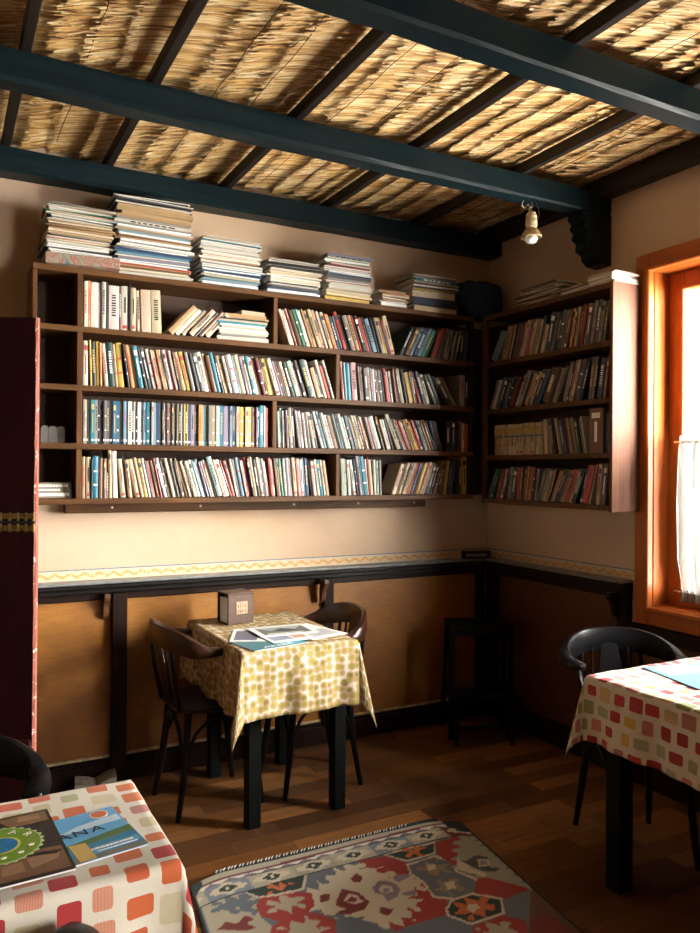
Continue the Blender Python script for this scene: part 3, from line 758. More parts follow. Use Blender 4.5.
def tablecloth(label, cx, cy, hx, hy, z, over, mat, seed=0, res=.0125, uvrot=0, flare=.10, group=None, lift=.0):
    """flat cloth laid over the table, its overhang hanging in soft folds with pulled-down corners"""
    ox0, ox1, oy0, oy1 = over
    xs = np.concatenate([np.linspace(-hx-ox0, -hx, int(ox0/res)+1)[:-1], np.linspace(-hx, hx, int(2*hx/res)), np.linspace(hx, hx+ox1, int(ox1/res)+1)[1:]])
    ys_ = np.concatenate([np.linspace(-hy-oy0, -hy, int(oy0/res)+1)[:-1], np.linspace(-hy, hy, int(2*hy/res)), np.linspace(hy, hy+oy1, int(oy1/res)+1)[1:]])
    Xg, Yg = np.meshgrid(xs, ys_, indexing='ij')
    qx = np.clip(Xg, -hx, hx); qy = np.clip(Yg, -hy, hy); ex = Xg-qx; ey = Yg-qy; Lx = np.abs(ex); Ly = np.abs(ey)
    L = np.sqrt(ex**2+ey**2); Ls = np.maximum(L, 1e-9)
    th = np.arctan2(Ly, Lx)                      # 0 on x sides, pi/2 on y sides
    corner = np.sin(2*th)**2*(L > 1e-6)
    per = np.where(Lx > Ly, qy*1.0, qx*1.0)
    fold = (.010*np.sin(per*23+seed)+.006*np.sin(per*51+seed*2.1))*np.minimum(L/.2, 1)
    out = L*flare*.35+fold*(1-corner)+corner*L*(flare*1.2+.06)
    r0 = .008                                     # soft edge
    down = np.maximum(L-r0*.4, 0)*np.sqrt(np.clip(1-(corner*.18)**2, .2, 1))*(1-.03*corner)
    dx, dy = ex/Ls, ey/Ls
    x = qx+dx*(out+np.minimum(L, r0)*.8); y = qy+dy*(out+np.minimum(L, r0)*.8)
    zz = z-down+.0012*np.sin(Xg*31+seed)*np.sin(Yg*27)*(L < 1e-6)*1.0
    nx_, ny_ = Xg.shape
    vs = np.stack([x, y, zz], -1).reshape(-1, 3); I = np.arange(nx_*ny_).reshape(nx_, ny_)
    fs = np.stack([I[:-1, :-1], I[1:, :-1], I[1:, 1:], I[:-1, 1:]], -1).reshape(-1, 4)
    me = bpy.data.meshes.new('tablecloth'); me.from_pydata(vs.tolist(), [], fs.tolist()); me.update()
    uvl = me.uv_layers.new(name='UVMap'); c_, s_ = math.cos(uvrot), math.sin(uvrot)
    U = np.stack([(Xg*c_-Yg*s_).ravel()+3.3, (Xg*s_+Yg*c_).ravel()+3.1], -1)
    li = np.zeros(len(me.loops), dtype=np.int32); me.loops.foreach_get('vertex_index', li)
    uvl.data.foreach_set('uv', U[li].astype(np.float32).ravel())
    me.polygons.foreach_set('use_smooth', [True]*len(me.polygons)); me.materials.append(mat)
    o = bpy.data.objects.new('tablecloth', me); COL.objects.link(o); o.location = (cx, cy, 0)
    so = o.modifiers.new('hem', 'SOLIDIFY'); so.thickness = .0016; so.offset = 0
    return tag(o, label, 'tablecloth', group)

# the middle table with its two chairs
TZ = .762
table('small black table standing against the dado between two bentwood chairs', 1.335, 3.27, .255, .365, TZ, [(1.165, 3.015), (1.575-.01, 3.015), (1.19, 3.60), (1.55, 3.60)], .029)
tablecloth('cream cloth printed with olive green circles on the table by the dado', 1.335, 3.27, .262, .372, TZ, (.275, .275, .275, .10), M['cloth_circles'], 1.0)
captain_chair('bentwood armchair on the door side of the olive circle cloth', 'bentwood armchairs at the middle table', (1.075, 3.37, 0), rad(4), M['brown_wood'])
captain_chair('bentwood armchair on the window side of the olive circle cloth', 'bentwood armchairs at the middle table', (1.600, 3.35, 0), rad(178), M['brown_wood'])
# table by the window
table('black table beside the window under a red and olive patch cloth', 2.50, 1.60, .42, .42, TZ, [(2.16, 1.96), (2.84, 1.96), (2.16, 1.24), (2.84, 1.24)], .034)
tablecloth('patch cloth printed in deep red, olive and mustard on the window table', 2.50, 1.60, .43, .43, TZ, (.235, .18, .20, .22), M['cloth_patch_b'], 2.3, uvrot=.0)
captain_chair('glossy black bentwood armchair tucked under the window table', None, (2.46, 2.17, 0), rad(-114))
# near table
table('black table under the orange patch cloth in front of the maroon door', .06, 1.625, .335, .205, TZ, [(-.22, 1.475), (.34, 1.475), (-.22, 1.775), (.34, 1.775)], .026)
tablecloth('patch cloth in dark red and beige, lit reds coloured orange, under the dark brochure', .06, 1.625, .343, .213, TZ, (.22, .22, .24, .20), M['cloth_patch'], 4.1, uvrot=.0)
captain_chair('black bentwood armchair between the maroon door and the orange patch cloth', None, (-.015, 1.955, 0), rad(-90))
captain_chair('black bentwood armchair pushed in at the viewer side of the orange patch cloth', None, (-.022, 1.352, 0), rad(90))

# napkin box
def napkin_box():
    root = tag(empty('napkin_dispenser', (1.255, 3.49, TZ+.002), rad(9)), 'brown leather napkin box with a copper plaque on the circle-print cloth', 'napkin box')
    w, d, h = .068, .055, .150
    mb = MB(); mb.bbox((-w, -d, .0), (w, d, .008), .002); mb.bbox((-w, -d, h-.010), (w, d, h), .003); mb.bbox((-w, -d, .008), (w, -d+.010, h-.01), .002); mb.bbox((-w, d-.010, .008), (w, d, h-.01), .002)
    mb.build('case', M['leather'], root)
    mb = MB()
    for i in range(7): mb.bbox((-w+.006, -d+.014+i*.0117, .008), (w-.006, -d+.0245+i*.0117, h-.026), .002)
    mb.build('napkins', M['napkin'], root)
    mb = MB(); mb.bbox((-.026, -d-.003, .048), (.034, -d+.001, .106), .001); pl = mb.build('plaque', M['plaque'], root)
    mb = MB()
    for j in (0, 1):
        z = .086-j*.026
        for i in range(4): x = -.018+i*.0125; mb.box((x, -d-.0045, z-.008), (x+.0025, -d-.0028, z+.008)); mb.box((x, -d-.0045, z+(.004 if (i+j) % 2 else -.003)), (x+.008, -d-.0028, z+(.007 if (i+j) % 2 else 0)))
    mb.build('relief', M['leather'], pl)
napkin_box()

# magazines lying on the tables: local x along the bottom edge, y up the page
def magazine(name, label, w, h, loc, rz, base, cover=(), pages=.004, group=None, cat='magazine', curl=0):
    root = tag(empty(name, loc, rz), label, cat, group)
    mb = MB(); mb.bbox((-w/2+.001, -h/2+.001, 0), (w/2-.001, h/2-.001, pages), .0008); mb.build('pages', M['paper_white'], root)
    mb = MB(); mb.bbox((-w/2, -h/2, pages), (w/2, h/2, pages+.0010), .0003); c = mb.build('cover', base, root)
    z = pages+.0010; k_ = 0
    for item in cover:
        kind, m = item[0], item[1]; k_ += 1; zz = z+.00012*k_
        mb = MB()
        if kind == 'poly': mb.prism(item[2], zz-.0001*k_, zz, lambda u, v, d: (u*w-w/2, v*h-h/2, d))
        elif kind == 'dash':      # lettering too small to read: a line of short marks
            u_, v_, ln, hh = item[2]; rr_ = random.Random(int(u_*1000)); x_ = u_*w-w/2; y_ = v_*h-h/2; xe = x_+ln*w
            while x_ < xe:
                l_ = rr_.uniform(.5, 1.1)*hh*h; mb.box((x_, y_-hh*h/2, zz-.0001*k_), (x_+l_, y_+hh*h/2, zz)); x_ += l_*1.35
        elif kind == 'text':
            vs, fs = text_geo(item[2], item[5]*h, ext=.0001, font_scale_x=item[6] if len(item) > 6 else 1)
            an = item[7] if len(item) > 7 else 0; ca, sa = math.cos(an), math.sin(an)
            mb.add([(item[3]*w-w/2+v.x*ca-v.y*sa, item[4]*h-h/2+v.x*sa+v.y*ca, zz+.0001+v.z) for v in vs], fs)
        elif kind == 'ring':
            cx_, cy_, ra, nT = item[2]; n_ = nT*2 if nT else 32; P_ = []
            for q in range(n_):
                r_ = ra*(1 if (q % 2 == 0 or not nT) else .92); P_.append((cx_*w-w/2+r_*math.cos(2*math.pi*q/n_), cy_*h-h/2+r_*math.sin(2*math.pi*q/n_)))
            mb.prism(P_, zz-.0001*k_, zz, lambda u, v, d: (u, v, d))
        mb.build(item[-1] if isinstance(item[-1], str) and kind != 'text' else ('picture' if kind not in ('text', 'dash') else 'lettering'), m, c)
    return root
def fm(n, c, r=.35): return flat('print_'+n, c, r)
sky, water, green_, ylw = fm('sky', (.12, .42, .72)), fm('water', (.03, .22, .42)), fm('hill', (.07, .17, .05)), fm('banner', (.72, .50, .16))
letters = []
for i, (ch) in enumerate('NOAR'):
    a = rad(128-i*34); letters.append(('text', M['white_ink'], ch, .50+.27*math.cos(a)*1.0, .55+.19*math.sin(a)*1.0, .085, 1, a-math.pi/2))
stars = []
for i in range(5):
    a = rad(205+i*32); cx_, cy_ = .50+.27*math.cos(a), .55+.19*math.sin(a)
    stars.append(('poly', M['white_ink'], [(cx_+(.028 if q % 2 == 0 else .012)*math.cos(math.pi/2+q*math.pi/5), cy_+(.020 if q % 2 == 0 else .0085)*math.sin(math.pi/2+q*math.pi/5)) for q in range(10)], 'star'))
magazine('brochure', 'dark brochure with a green star ring and blue centre on the orange patch cloth', .215, .282, (.109, 1.592, TZ+.006), rad(3.7), fm('charcoal', (.025, .022, .020)), [
    ('poly', fm('sepia', (.22, .12, .065)), [(.30, .04), (.97, .04), (.97, .36), (.80, .38), (.30, .33)], 'picture'),
    ('poly', fm('sepia_light', (.36, .21, .12)), [(.44, .12), (.62, .12), (.62, .26), (.46, .24)], 'picture'),
    ('poly', fm('sepia_light', (.36, .21, .12)), [(.68, .14), (.90, .20), (.94, .30), (.66, .28)], 'picture'),
    ('poly', fm('charcoal2', (.03, .02, .015)), [(.62, .36), (.97, .30), (.90, .26), (.62, .32)], 'picture'),
    ('poly', fm('sepia', (.22, .12, .065)), [(.05, .80), (.97, .80), (.97, .97), (.05, .97)], 'picture'),
    ('poly', fm('charcoal2', (.03, .02, .015)), [(.28, .82), (.62, .82), (.55, .93), (.34, .95)], 'picture'),
    ('poly', fm('sepia_light', (.36, .21, .12)), [(.70, .86), (.90, .86), (.90, .94), (.72, .95)], 'picture'),
    ('ring', fm('pale_green', (.42, .55, .28)), (.50, .55, .079, 28), 'seal'),
    ('ring', fm('lime', (.19, .34, .035)), (.50, .55, .072, 0), 'seal'),
    ('ring', fm('seal_yellow', (.62, .55, .10)), (.50, .55, .036, 0), 'seal'),
    ('ring', fm('seal_blue', (.02, .20, .45)), (.50, .55, .031, 0), 'seal'),
    ] + letters + stars + [('dash', M['white_ink'], (.08, .11, .18, .022)), ('dash', fm('lilac_ink', (.35, .28, .35)), (.05, .075, .21, .010))], .004, cat='brochure')
magazine('travel_magazine', 'blue travel magazine with a river view, half under the dark brochure', .225, .205, (.238, 1.583, TZ+.0018), rad(9), sky, [
    ('poly', fm('cloud', (.55, .72, .82)), [(.35, .62), (.98, .66), (.98, .80), (.60, .74)], 'picture'),
    ('poly', water, [(0, .08), (1, .08), (1, .36), (0, .36)], 'picture'),
    ('poly', green_, [(0, .33), (.2, .36), (.5, .40), (.8, .46), (1, .50), (1, .36), (.5, .31), (0, .27)], 'picture'),
    ('poly', fm('water_light', (.10, .36, .55)), [(.55, .10), (.98, .14), (.98, .25), (.60, .24)], 'picture'),
    ('poly', fm('shore', (.20, .19, .15)), [(0, 0), (1, 0), (1, .08), (0, .10)], 'picture'),
    ('poly', ylw, [(.42, .02), (.56, .02), (.56, .36), (.42, .38)], 'banner'),
    ('ring', M['white_ink'], (.84, .88, .019, 0), 'badge'), ('ring', fm('badge', (.65, .16, .06)), (.84, .88, .016, 0), 'badge'),
    ('text', M['ink'], 'A', .44, .57, .18, 1.1), ('text', M['ink'], 'N', .58, .57, .18, 1.1), ('text', M['ink'], 'A', .73, .57, .18, 1.1),
    ('dash', M['white_ink'], (.56, .19, .36, .026)), ('dash', M['white_ink'], (.60, .13, .34, .010))], .003, cat='magazine')
# on the circle cloth
mz = TZ+.002
magazine('magazine', 'teal-covered magazine lowest in the spread on the olive circle cloth', .27, .20, (1.235, 3.010, mz), rad(10), fm('teal', (.02, .16, .20)), [
    ('text', M['white_ink'], 'ANBE', .50, .14, .20, 1.5), ('poly', fm('cyan', (.02, .30, .42)), [(.58, .05), (.99, .05), (.99, .7), (.7, .5)], 'picture')], .003, 'magazines spread on the olive circle cloth')
magazine('newspaper', 'white folded newspaper with a photograph lying on the olive circle cloth, topmost of the spread', .27, .20, (1.365, 3.175, mz+.0085), rad(-2), M['paper_white'], [
    ('poly', fm('photo_grey', (.13, .15, .14)), [(.10, .12), (.93, .12), (.93, .86), (.10, .86)], 'picture'), ('poly', fm('photo_light', (.38, .42, .40)), [(.30, .5), (.5, .72), (.72, .5), (.93, .86), (.10, .86)], 'picture'),
    ('poly', fm('photo_dark', (.03, .04, .04)), [(.36, .38), (.70, .38), (.66, .56), (.52, .66), (.40, .56)], 'picture'), ('dash', M['white_ink'], (.16, .20, .62, .05))], .002, None, 'newspaper')
magazine('magazine', 'pale leaflet with a small colour photograph tucked below the newspaper', .20, .12, (1.335, 3.035, mz+.0046), rad(3), M['paper_white'], [
    ('poly', fm('lav', (.25, .30, .42)), [(.08, .25), (.55, .25), (.55, .9), (.08, .9)], 'picture'), ('poly', fm('skin', (.50, .25, .16)), [(.60, .35), (.92, .35), (.92, .9), (.60, .9)], 'picture')], .002, 'magazines spread on the olive circle cloth', 'leaflet')
magazine('magazine', 'white and grey magazine poking out from the newspaper toward the door', .19, .26, (1.225, 3.17, mz+.0001), rad(-24), M['paper_white'], [
    ('poly', fm('photo_navy', (.07, .09, .15)), [(.08, .1), (.6, .1), (.6, .8), (.08, .8)], 'picture')], .003, 'magazines spread on the olive circle cloth')
magazine('magazine', 'white open magazine reaching toward the window-side chair on the circle cloth', .20, .29, (1.475, 3.12, mz+.0044), rad(14), M['paper_white'], [
    ('poly', fm('column', (.45, .45, .46)), [(.1, .12), (.9, .12), (.9, .55), (.1, .55)], 'picture')], .0018, 'magazines spread on the olive circle cloth')
# on the window table
magazine('town_map', 'light blue map lying flat on the red and olive patch cloth', .42, .30, (2.50, 1.815, mz), rad(-12), fm('map_sky', (.16, .42, .64)), [
    ('poly', fm('map_blue', (.03, .28, .55)), [(.18, .20), (.30, .34), (.44, .30), (.60, .46), (.86, .52), (.98, .80), (.98, .10), (.55, .12)], 'picture'),
    ('poly', fm('map_pale', (.30, .55, .72)), [(.05, .55), (.40, .62), (.65, .80), (.4, .95), (.05, .95)], 'picture')], .0025, cat='map')

# kilim
def kilim():
    ox, oy = 1.28, 1.90
    cols = dict(beige=(.44,.40,.31), cream=(.62,.56,.44), slate=(.14,.17,.21), dred=(.20,.035,.035), red=(.36,.045,.040), tan=(.30,.24,.18), lilac=(.28,.23,.30), dgreen=(.022,.045,.042),
                orange=(.60,.16,.05), grey=(.33,.34,.28), char=(.07,.075,.08), brown=(.14,.075,.05), maroon=(.17,.035,.04), black=(.015,.018,.02), white=(.70,.67,.60))
    TL, TR, BL, BR_ = np.array((.80, 2.715)), np.array((1.965, 2.70)), np.array((.60, .95)), np.array((1.74, .95))
    nu, nv = 190, 290
    u = np.linspace(0, 1, nu); v = np.linspace(0, 1, nv); U, V_ = np.meshgrid(u, v, indexing='ij')
    P_ = (TL*(1-U)[..., None]+TR*U[..., None])*(1-V_)[..., None]+(BL*(1-U)[..., None]+BR_*U[..., None])*V_[..., None]
    rc = .06; W_, H_ = 1.16, 1.76
    # round the far corners a little
    du = np.minimum(U*W_, (1-U)*W_); pull = np.clip(1-du/.16, 0, 1)**2*.055*np.clip(1-V_*4, 0, 1)*np.where(U > .5, 1, .8)
    P_[..., 1] -= pull
    X_ = P_[..., 0]-ox; Y_ = P_[..., 1]-oy+pull
    Ym = np.where(Y_ < -.07, -.14-Y_, Y_); Ym = np.where(Ym > .672, 1.344-Ym, Ym)
    C = np.zeros(U.shape+(3,)); C[:] = cols['slate']
    def inside(poly, x, y):
        r = np.zeros(x.shape, bool); n_ = len(poly)
        for i in range(n_):
            x1, y1 = poly[i]; x2, y2 = poly[(i+1) % n_]
            if y1 == y2: continue
            c_ = ((y1 > y) != (y2 > y)) & (x < (x2-x1)*(y-y1)/(y2-y1)+x1); r ^= c_
        return r
    # woven steps: serrated outlines wobble the lookup in a saw pattern
    saw = (np.abs(((X_*1.0+Ym*.15)/.052) % 1-.5)*2-.5)*.046; saw2 = (np.abs(((Ym)/.050) % 1-.5)*2-.5)*.046
    red_bg = np.zeros(U.shape, bool)
    for nm, ser, poly in KILIM:
        m_ = inside(poly, X_+(saw2 if ser else 0), Ym+(saw if ser else 0))
        C[m_] = cols[nm]
    # medallion hearts left plain get a stepped star
    # the end border
    y = Y_; x = X_
    d = .800-y
    b = d < .142
    seg = np.floor((x+.62)/.17).astype(int); sx = ((x+.62)/.17) % 1-.5; sy = (d-.096)/.085
    base = np.stack([np.where(seg % 2 == 0, cols['beige'][i], np.where(seg % 4 == 1, cols['slate'][i]*1.5, np.where(x > .3, cols['maroon'][i], cols['beige'][i]*.85))) for i in range(3)], -1)
    C[b] = base[b]
    stp = lambda t, q: np.floor(np.abs(t)*q)/q
    star = b & ((stp(sx*2, 6)*.8+stp(sy*1.7, 5)*.9) < .62); C[star] = cols['cream']
    core = b & ((stp(sx*2.2, 7)*1.2+stp(sy*2.2, 5)) < .42); C[core] = cols['dgreen']; dot = b & (np.abs(sx) < .035) & (np.abs(sy) < .12); C[dot] = cols['cream']
    C[(d < .147) & (d > .141)] = cols['black']
    tri = (d < .056) & (d > .034); tz_ = ((x*1.0) / .075) % 1; up_ = (np.abs(tz_-.5)*2) > (d-.034)/.022; C[tri & up_] = cols['white']; C[tri & ~up_] = np.array(cols['lilac'])*.8
    C[(d < .034) & (d > .020)] = cols['maroon']; C[(d <= .020)] = cols['beige']
    C[(d < .0585) & (d > .055)] = cols['black']
    edge = (U*W_ < .010) | ((1-U)*W_ < .008); C[edge] = cols['black']
    cor = (np.clip(.05-U*W_, 0, 1)+np.clip(.12-np.maximum(d-.02, 0), 0, 1) > .125) & (U < .06); C[cor] = cols['dgreen']
    cor = ((1-U)*W_ < .07) & (d < .11) & ((1-U)*W_+d < .13); C[cor] = cols['black']
    Z_ = .006+.0015*np.sin(P_[..., 0]*9)*np.sin(P_[..., 1]*7+1)
    vs = np.stack([P_[..., 0]-ox, P_[..., 1]-oy, Z_], -1).reshape(-1, 3); I = np.arange(nu*nv).reshape(nu, nv)
    fs = np.stack([I[:-1, 1:], I[1:, 1:], I[1:, :-1], I[:-1, :-1]], -1).reshape(-1, 4)
    me = bpy.data.meshes.new('kilim_rug'); me.from_pydata(vs.tolist(), [], fs.tolist()); me.update()
    at = me.attributes.new('Col', 'FLOAT_COLOR', 'POINT'); cc = np.ones((nu*nv, 4), np.float32); cc[:, :3] = C.reshape(-1, 3); at.data.foreach_set('color', cc.ravel())
    me.materials.append(M['kilim'])
    o = bpy.data.objects.new('kilim_rug', me); COL.objects.link(o); o.location = (ox, oy, 0)
    so = o.modifiers.new('thick', 'SOLIDIFY'); so.thickness = .005; so.offset = -1
    tag(o, 'flat-woven kilim rug with serrated cream and red medallions on the plank floor', 'rug')
    # braided far edge
    mb = MB(); pts = []
    for t in np.linspace(.09, .93, 40):
        i = int(t*(nu-1)); p = P_[i, 0]; pts.append((p[0]-ox, p[1]-oy+.006, .009))
    mb.tube(pts, .0065, 6, smooth=1); mb.build('braid', M['ink'], o)
    mb = MB()
    for t in np.linspace(.10, .80, 56):
        i = int(t*(nu-1)); p = P_[i, 0]; x_, y_ = p[0]-ox, p[1]-oy+.006
        mb.tube([(x_-.005, y_-.006, .013), (x_+.001, y_, .0165), (x_+.006, y_+.006, .013)], .0021, 5, smooth=1)
    mb.build('braid_stitching', M['white_ink'], o)
    return o
kilim()

# step stool in the dark corner
def stool():
    root = tag(empty('step_stool', (2.665, 3.40, 0), rad(-26)), 'dark wooden step stool standing in the unlit corner under the bookcases', 'step stool')
    W_ = .165; mb = MB(); mb.bbox((-W_-.015, -.01, .612), (W_+.015, .20, .640), .005); mb.build('top_step', M['table_black'], root)
    mb = MB(); mb.bbox((-W_, .0, .575), (W_, .014, .612), .003); mb.build('rail', M['table_black'], root)
    for s_ in (-1, 1):
        mb = MB(); mb.bbox((s_*W_-.016, 0, 0), (s_*W_+.016, .030, .612), .004); mb.build('leg', M['table_black'], root)
        mb = MB(); mb.tube([(s_*(W_), .17, .612), (s_*(W_+.015), .24, .005)], .015, 6, smooth=1); mb.build('leg', M['table_black'], root)
        mb = MB(); mb.bbox((s_*W_-.012-s_*.014, -.10, 0), (s_*W_+.012-s_*.014, -.08, .262), .003); mb.build('leg', M['table_black'], root)
        mb = MB(); mb.bbox((s_*W_-.010, -.08, .225), (s_*W_+.010, .20, .252), .003); mb.build('side_rail', M['table_black'], root)
    mb = MB(); mb.bbox((-W_-.004, -.12, .262), (W_+.004, .03, .285), .004); mb.build('lower_step', M['table_black'], root)
    mb = MB(); mb.bbox((-W_+.0, -.096, .092), (W_-.0, -.084, .112), .003); mb.build('rail', M['table_black'], root)
stool()

# bare lamp wired to the middle beam
def lamp():
    root = tag(empty('bare_lamp', (2.515, 2.845, 2.80)), 'aged ceramic lamp holder with a white bulb hanging from the middle beam', 'lamp')
    mb = MB(); mb.tube([(0, 0, .0), (.004, 0, -.02), (-.012, .004, -.035), (0, 0, -.055)], .003, 6); mb.build('hook', M['steel'], root, True)
    mb = MB(); mb.tube([(-.05, 0, .0), (-.06, 0, -.022), (-.035, .01, -.03), (-.02, 0, -.012), (-.008, -.01, -.045)], .003, 6); mb.build('cable', M['cable_w'], root, True)
    mb = MB(); mb.tube([(.03, 0, .0), (.048, 0, -.04), (.04, 0, -.075), (.022, 0, -.085)], .0025, 6); mb.build('cable', M['cable'], root, True)
    mb = MB(); mb.lathe([(.006, -.045), (.020, -.050), (.026, -.062), (.027, -.075), (.024, -.078), (.028, -.084), (.029, -.105), (.027, -.120), (.016, -.126)], 20); mb.build('holder', M['ceramic'], root, True)
    mb = MB(); mb.lathe([(.016, -.124), (.030, -.132), (.044, -.152), (.052, -.168), (.049, -.172), (.040, -.160), (.014, -.130)], 24); mb.build('shade', M['bulbcap'], root, True)
    mb = MB(); mb.lathe([(.010, -.150), (.028, -.165), (.031, -.178), (.026, -.191), (.014, -.198), (.001, -.199)], 20); mb.build('bulb', M['glassbulb'], root, True)
lamp()

# things about the dado
def note_block():
    root = tag(empty('lettered_block', (2.862, 3.712, LZ), rad(-18)), 'small dark lettered block standing on the ledge in the corner', 'block')
    mb = MB(); mb.bbox((-.085, -.025, 0), (.085, .025, .045), .004); mb.build('block', M['ledge'], root)
    mb = MB()
    for i in range(9): x = -.068+i*.0150; mb.box((x, -.0265, .016), (x+.010-(i % 3)*.002, -.0248, .030))
    mb.build('lettering', M['pad'], root)
note_block()
def open_pad():
    root = tag(empty('open_booklet', (.645, 3.662, 0), rad(-8)), 'grey worn booklet lying open on the floor at the foot of the dado', 'booklet')
    for s_ in (-1, 1):
        mb = MB(); vs = []; fs = []; n_ = 7
        for i in range(n_):
            t = i/(n_-1); x = s_*t*.090; zt = .048+.034*math.sin(t*math.pi*.5)*(1.0 if s_ > 0 else .55)
            for yy in (-.055, .055): vs += [(x, yy, .002+.008*t), (x, yy, zt)]
        for i in range(n_-1):
            a = i*4; b = a+4
            fs += [(a+1, b+1, b+3, a+3), (a, a+2, b+2, b), (a, b, b+1, a+1), (a+2, a+3, b+3, b+2)]
        fs += [(0, 1, 3, 2), ((n_-1)*4, (n_-1)*4+2, (n_-1)*4+3, (n_-1)*4+1)]
        mb.add(vs, fs); mb.build('pages', M['pad'], root)
open_pad()

# half curtain on a rod inside the window reveal
def curtain():
    y1, y0 = 2.435, 1.895
    root = tag(empty('half_curtain', (3.075, (y0+y1)/2, 1.64)), 'sheer white gathered half curtain across the lower window sash', 'curtain')
    yc = (y0+y1)/2; n_ = 140; rows = [(.030, .5), (.012, .9), (0, .35), (-.014, .9), (-.06, 1), (-.3, 1.0), (-.55, .95), (-.66, .8), (-.705, .4), (-.72, .8), (-.745, 1.0)]
    vs = []; fs = []
    for j, (dz, am) in enumerate(rows):
        for i in range(n_):
            t = i/(n_-1); y = y0+(y1-y0)*t; ww = .014*am*(math.sin(t*88)+.5*math.sin(t*41+1)+.35*math.sin(t*170+dz*6))
            pull = -.035*math.sin(math.pi*min(max((-dz)/.70, 0), 1))*0
            e = (t-.5)*2*(.014*math.sin(math.pi*min(max(-dz/.7, 0), 1)) - (.012 if dz < -.6 else 0))
            vs.append((ww-.0, y-yc+e, dz+.003*math.sin(t*60)*(abs(am-1) < .3 and dz > 0)))
    for j in range(len(rows)-1):
        for i in range(n_-1): fs.append((j*n_+i, j*n_+i+1, (j+1)*n_+i+1, (j+1)*n_+i))
    mb = MB(); mb.add(vs, fs); mb.build('cloth', M['curtain'], root, True)
    mb = MB(); mb.tube([(.0, y0-yc-.02, 0), (.0, y1-yc+.035, 0)], .005, 8, smooth=1); mb.build('rod', M['steel'], root, True)
    mb = MB(); mb.tube([(.0, y0-yc-.02, -.705), (.0, y1-yc+.01, -.705)], .004, 8, smooth=1); mb.build('rod', M['steel'], root, True)
    mb = MB()
    for zz in (0, -.705):
        mb.tube([(.0, y1-yc+.03, zz), (.022, y1-yc+.03, zz)], .003, 6, smooth=1)
    mb.build('hook', M['steel'], root)
curtain()
# ------------------------------------------------------------------ bookcases
FX = .345; FY = 3.53          # back bookcase: door-side end x, front y
ZB = [1.350, 1.594, 1.852, 2.111, 2.368]     # centre heights of the boards
TH = .026
def back_case():
    root = tag(empty('bookcase', (1.51, WB, 1.33)), 'long dark walnut wall bookcase with four crowded shelves above the pale plaster', 'bookcase')
    def B(name, a, b, m, bev=.002):
        mb = MB(); mb.bbox(tuple(a[i]-root.location[i] for i in range(3)), tuple(b[i]-root.location[i] for i in range(3)), bev); return mb.build(name, m, root)
    for i, z in enumerate(ZB):
        B('shelf_board', (FX+(.0 if i in (0, 4) else .018), FY, z-TH/2), (2.70 if i else 2.70, WB-.012, z+TH/2), M['shelf'])
    B('back_panel', (FX+.01, WB-.012, ZB[0]), (2.98, WB-.001, ZB[4]), M['shelf_back'], .001)
    B('side_panel', (FX, FY+.004, ZB[0]+TH/2), (FX+.018, WB-.012, ZB[4]-TH/2), M['shelf_v'])
    for i in range(4):
        z0, z1 = ZB[i]+TH/2, ZB[i+1]-TH/2
        B('partition', (.528, FY+.002, z0), (.552, WB-.012, z1), M['shelf_v'])
        x = (1.825, 1.468, 1.822, 1.470)[i]
        B('partition', (x-.011, FY+.003, z0), (x+.011, WB-.012, z1), M['shelf_v'])
    B('corner_post', (2.672, FY+.002, ZB[0]-TH/2), (2.70, FY+.04, ZB[4]+.01), M['post'])
    B('cleat', (.508, WB-.060, 1.287), (2.50, WB-.0, 1.336), M['shelf'], .004)
    mb = MB()
    for x in (.72, 1.15, 1.66, 2.05, 2.42): mb.lathe([(.006, 0), (.005, .003), (.0, .004)], 10, c=(0, 0, 0)); mb.v[-30:] = [(x-root.location.x+a, WB-.061-c-root.location.y, 1.312-root.location.z+b_) for (a, b_, c) in mb.v[-30:]]
    mb.build('screw', M['steel'], root)
    return root
back_case()
SX = 2.78                       # window-wall bookcase front x
SY0, SY1 = 2.578, 3.53
def side_case():
    root = tag(empty('bookcase', (WR, 3.05, 1.33)), 'dark walnut bookcase on the window wall with its pale lit end panel', 'bookcase')
    def B(name, a, b, m, bev=.002):
        mb = MB(); mb.bbox(tuple(a[i]-root.location[i] for i in range(3)), tuple(b[i]-root.location[i] for i in range(3)), bev); return mb.build(name, m, root)
    zz = [1.325, 1.574, 1.838, 2.108, 2.382]
    for z in zz: B('shelf_board', (SX+.002, SY0+.022, z-TH/2), (WR-.012, SY1-.004, z+TH/2), M['shelf_v'])
    B('back_panel', (WR-.012, SY0+.02, zz[0]), (WR-.001, WB-.014, zz[4]), M['shelf_back'], .001)
    p = B('end_panel', (SX, SY0, zz[0]-.018), (WR-.035, SY0+.022, zz[4]+.018), M['panel_end'], .003); p['label'] = 'reddish end panel lit by the window'
    B('side_panel', (SX, SY1-.004, zz[0]-.013), (SX+.022, SY1+.03, zz[4]+.013), M['shelf_v'])
    return zz
ZS = side_case()

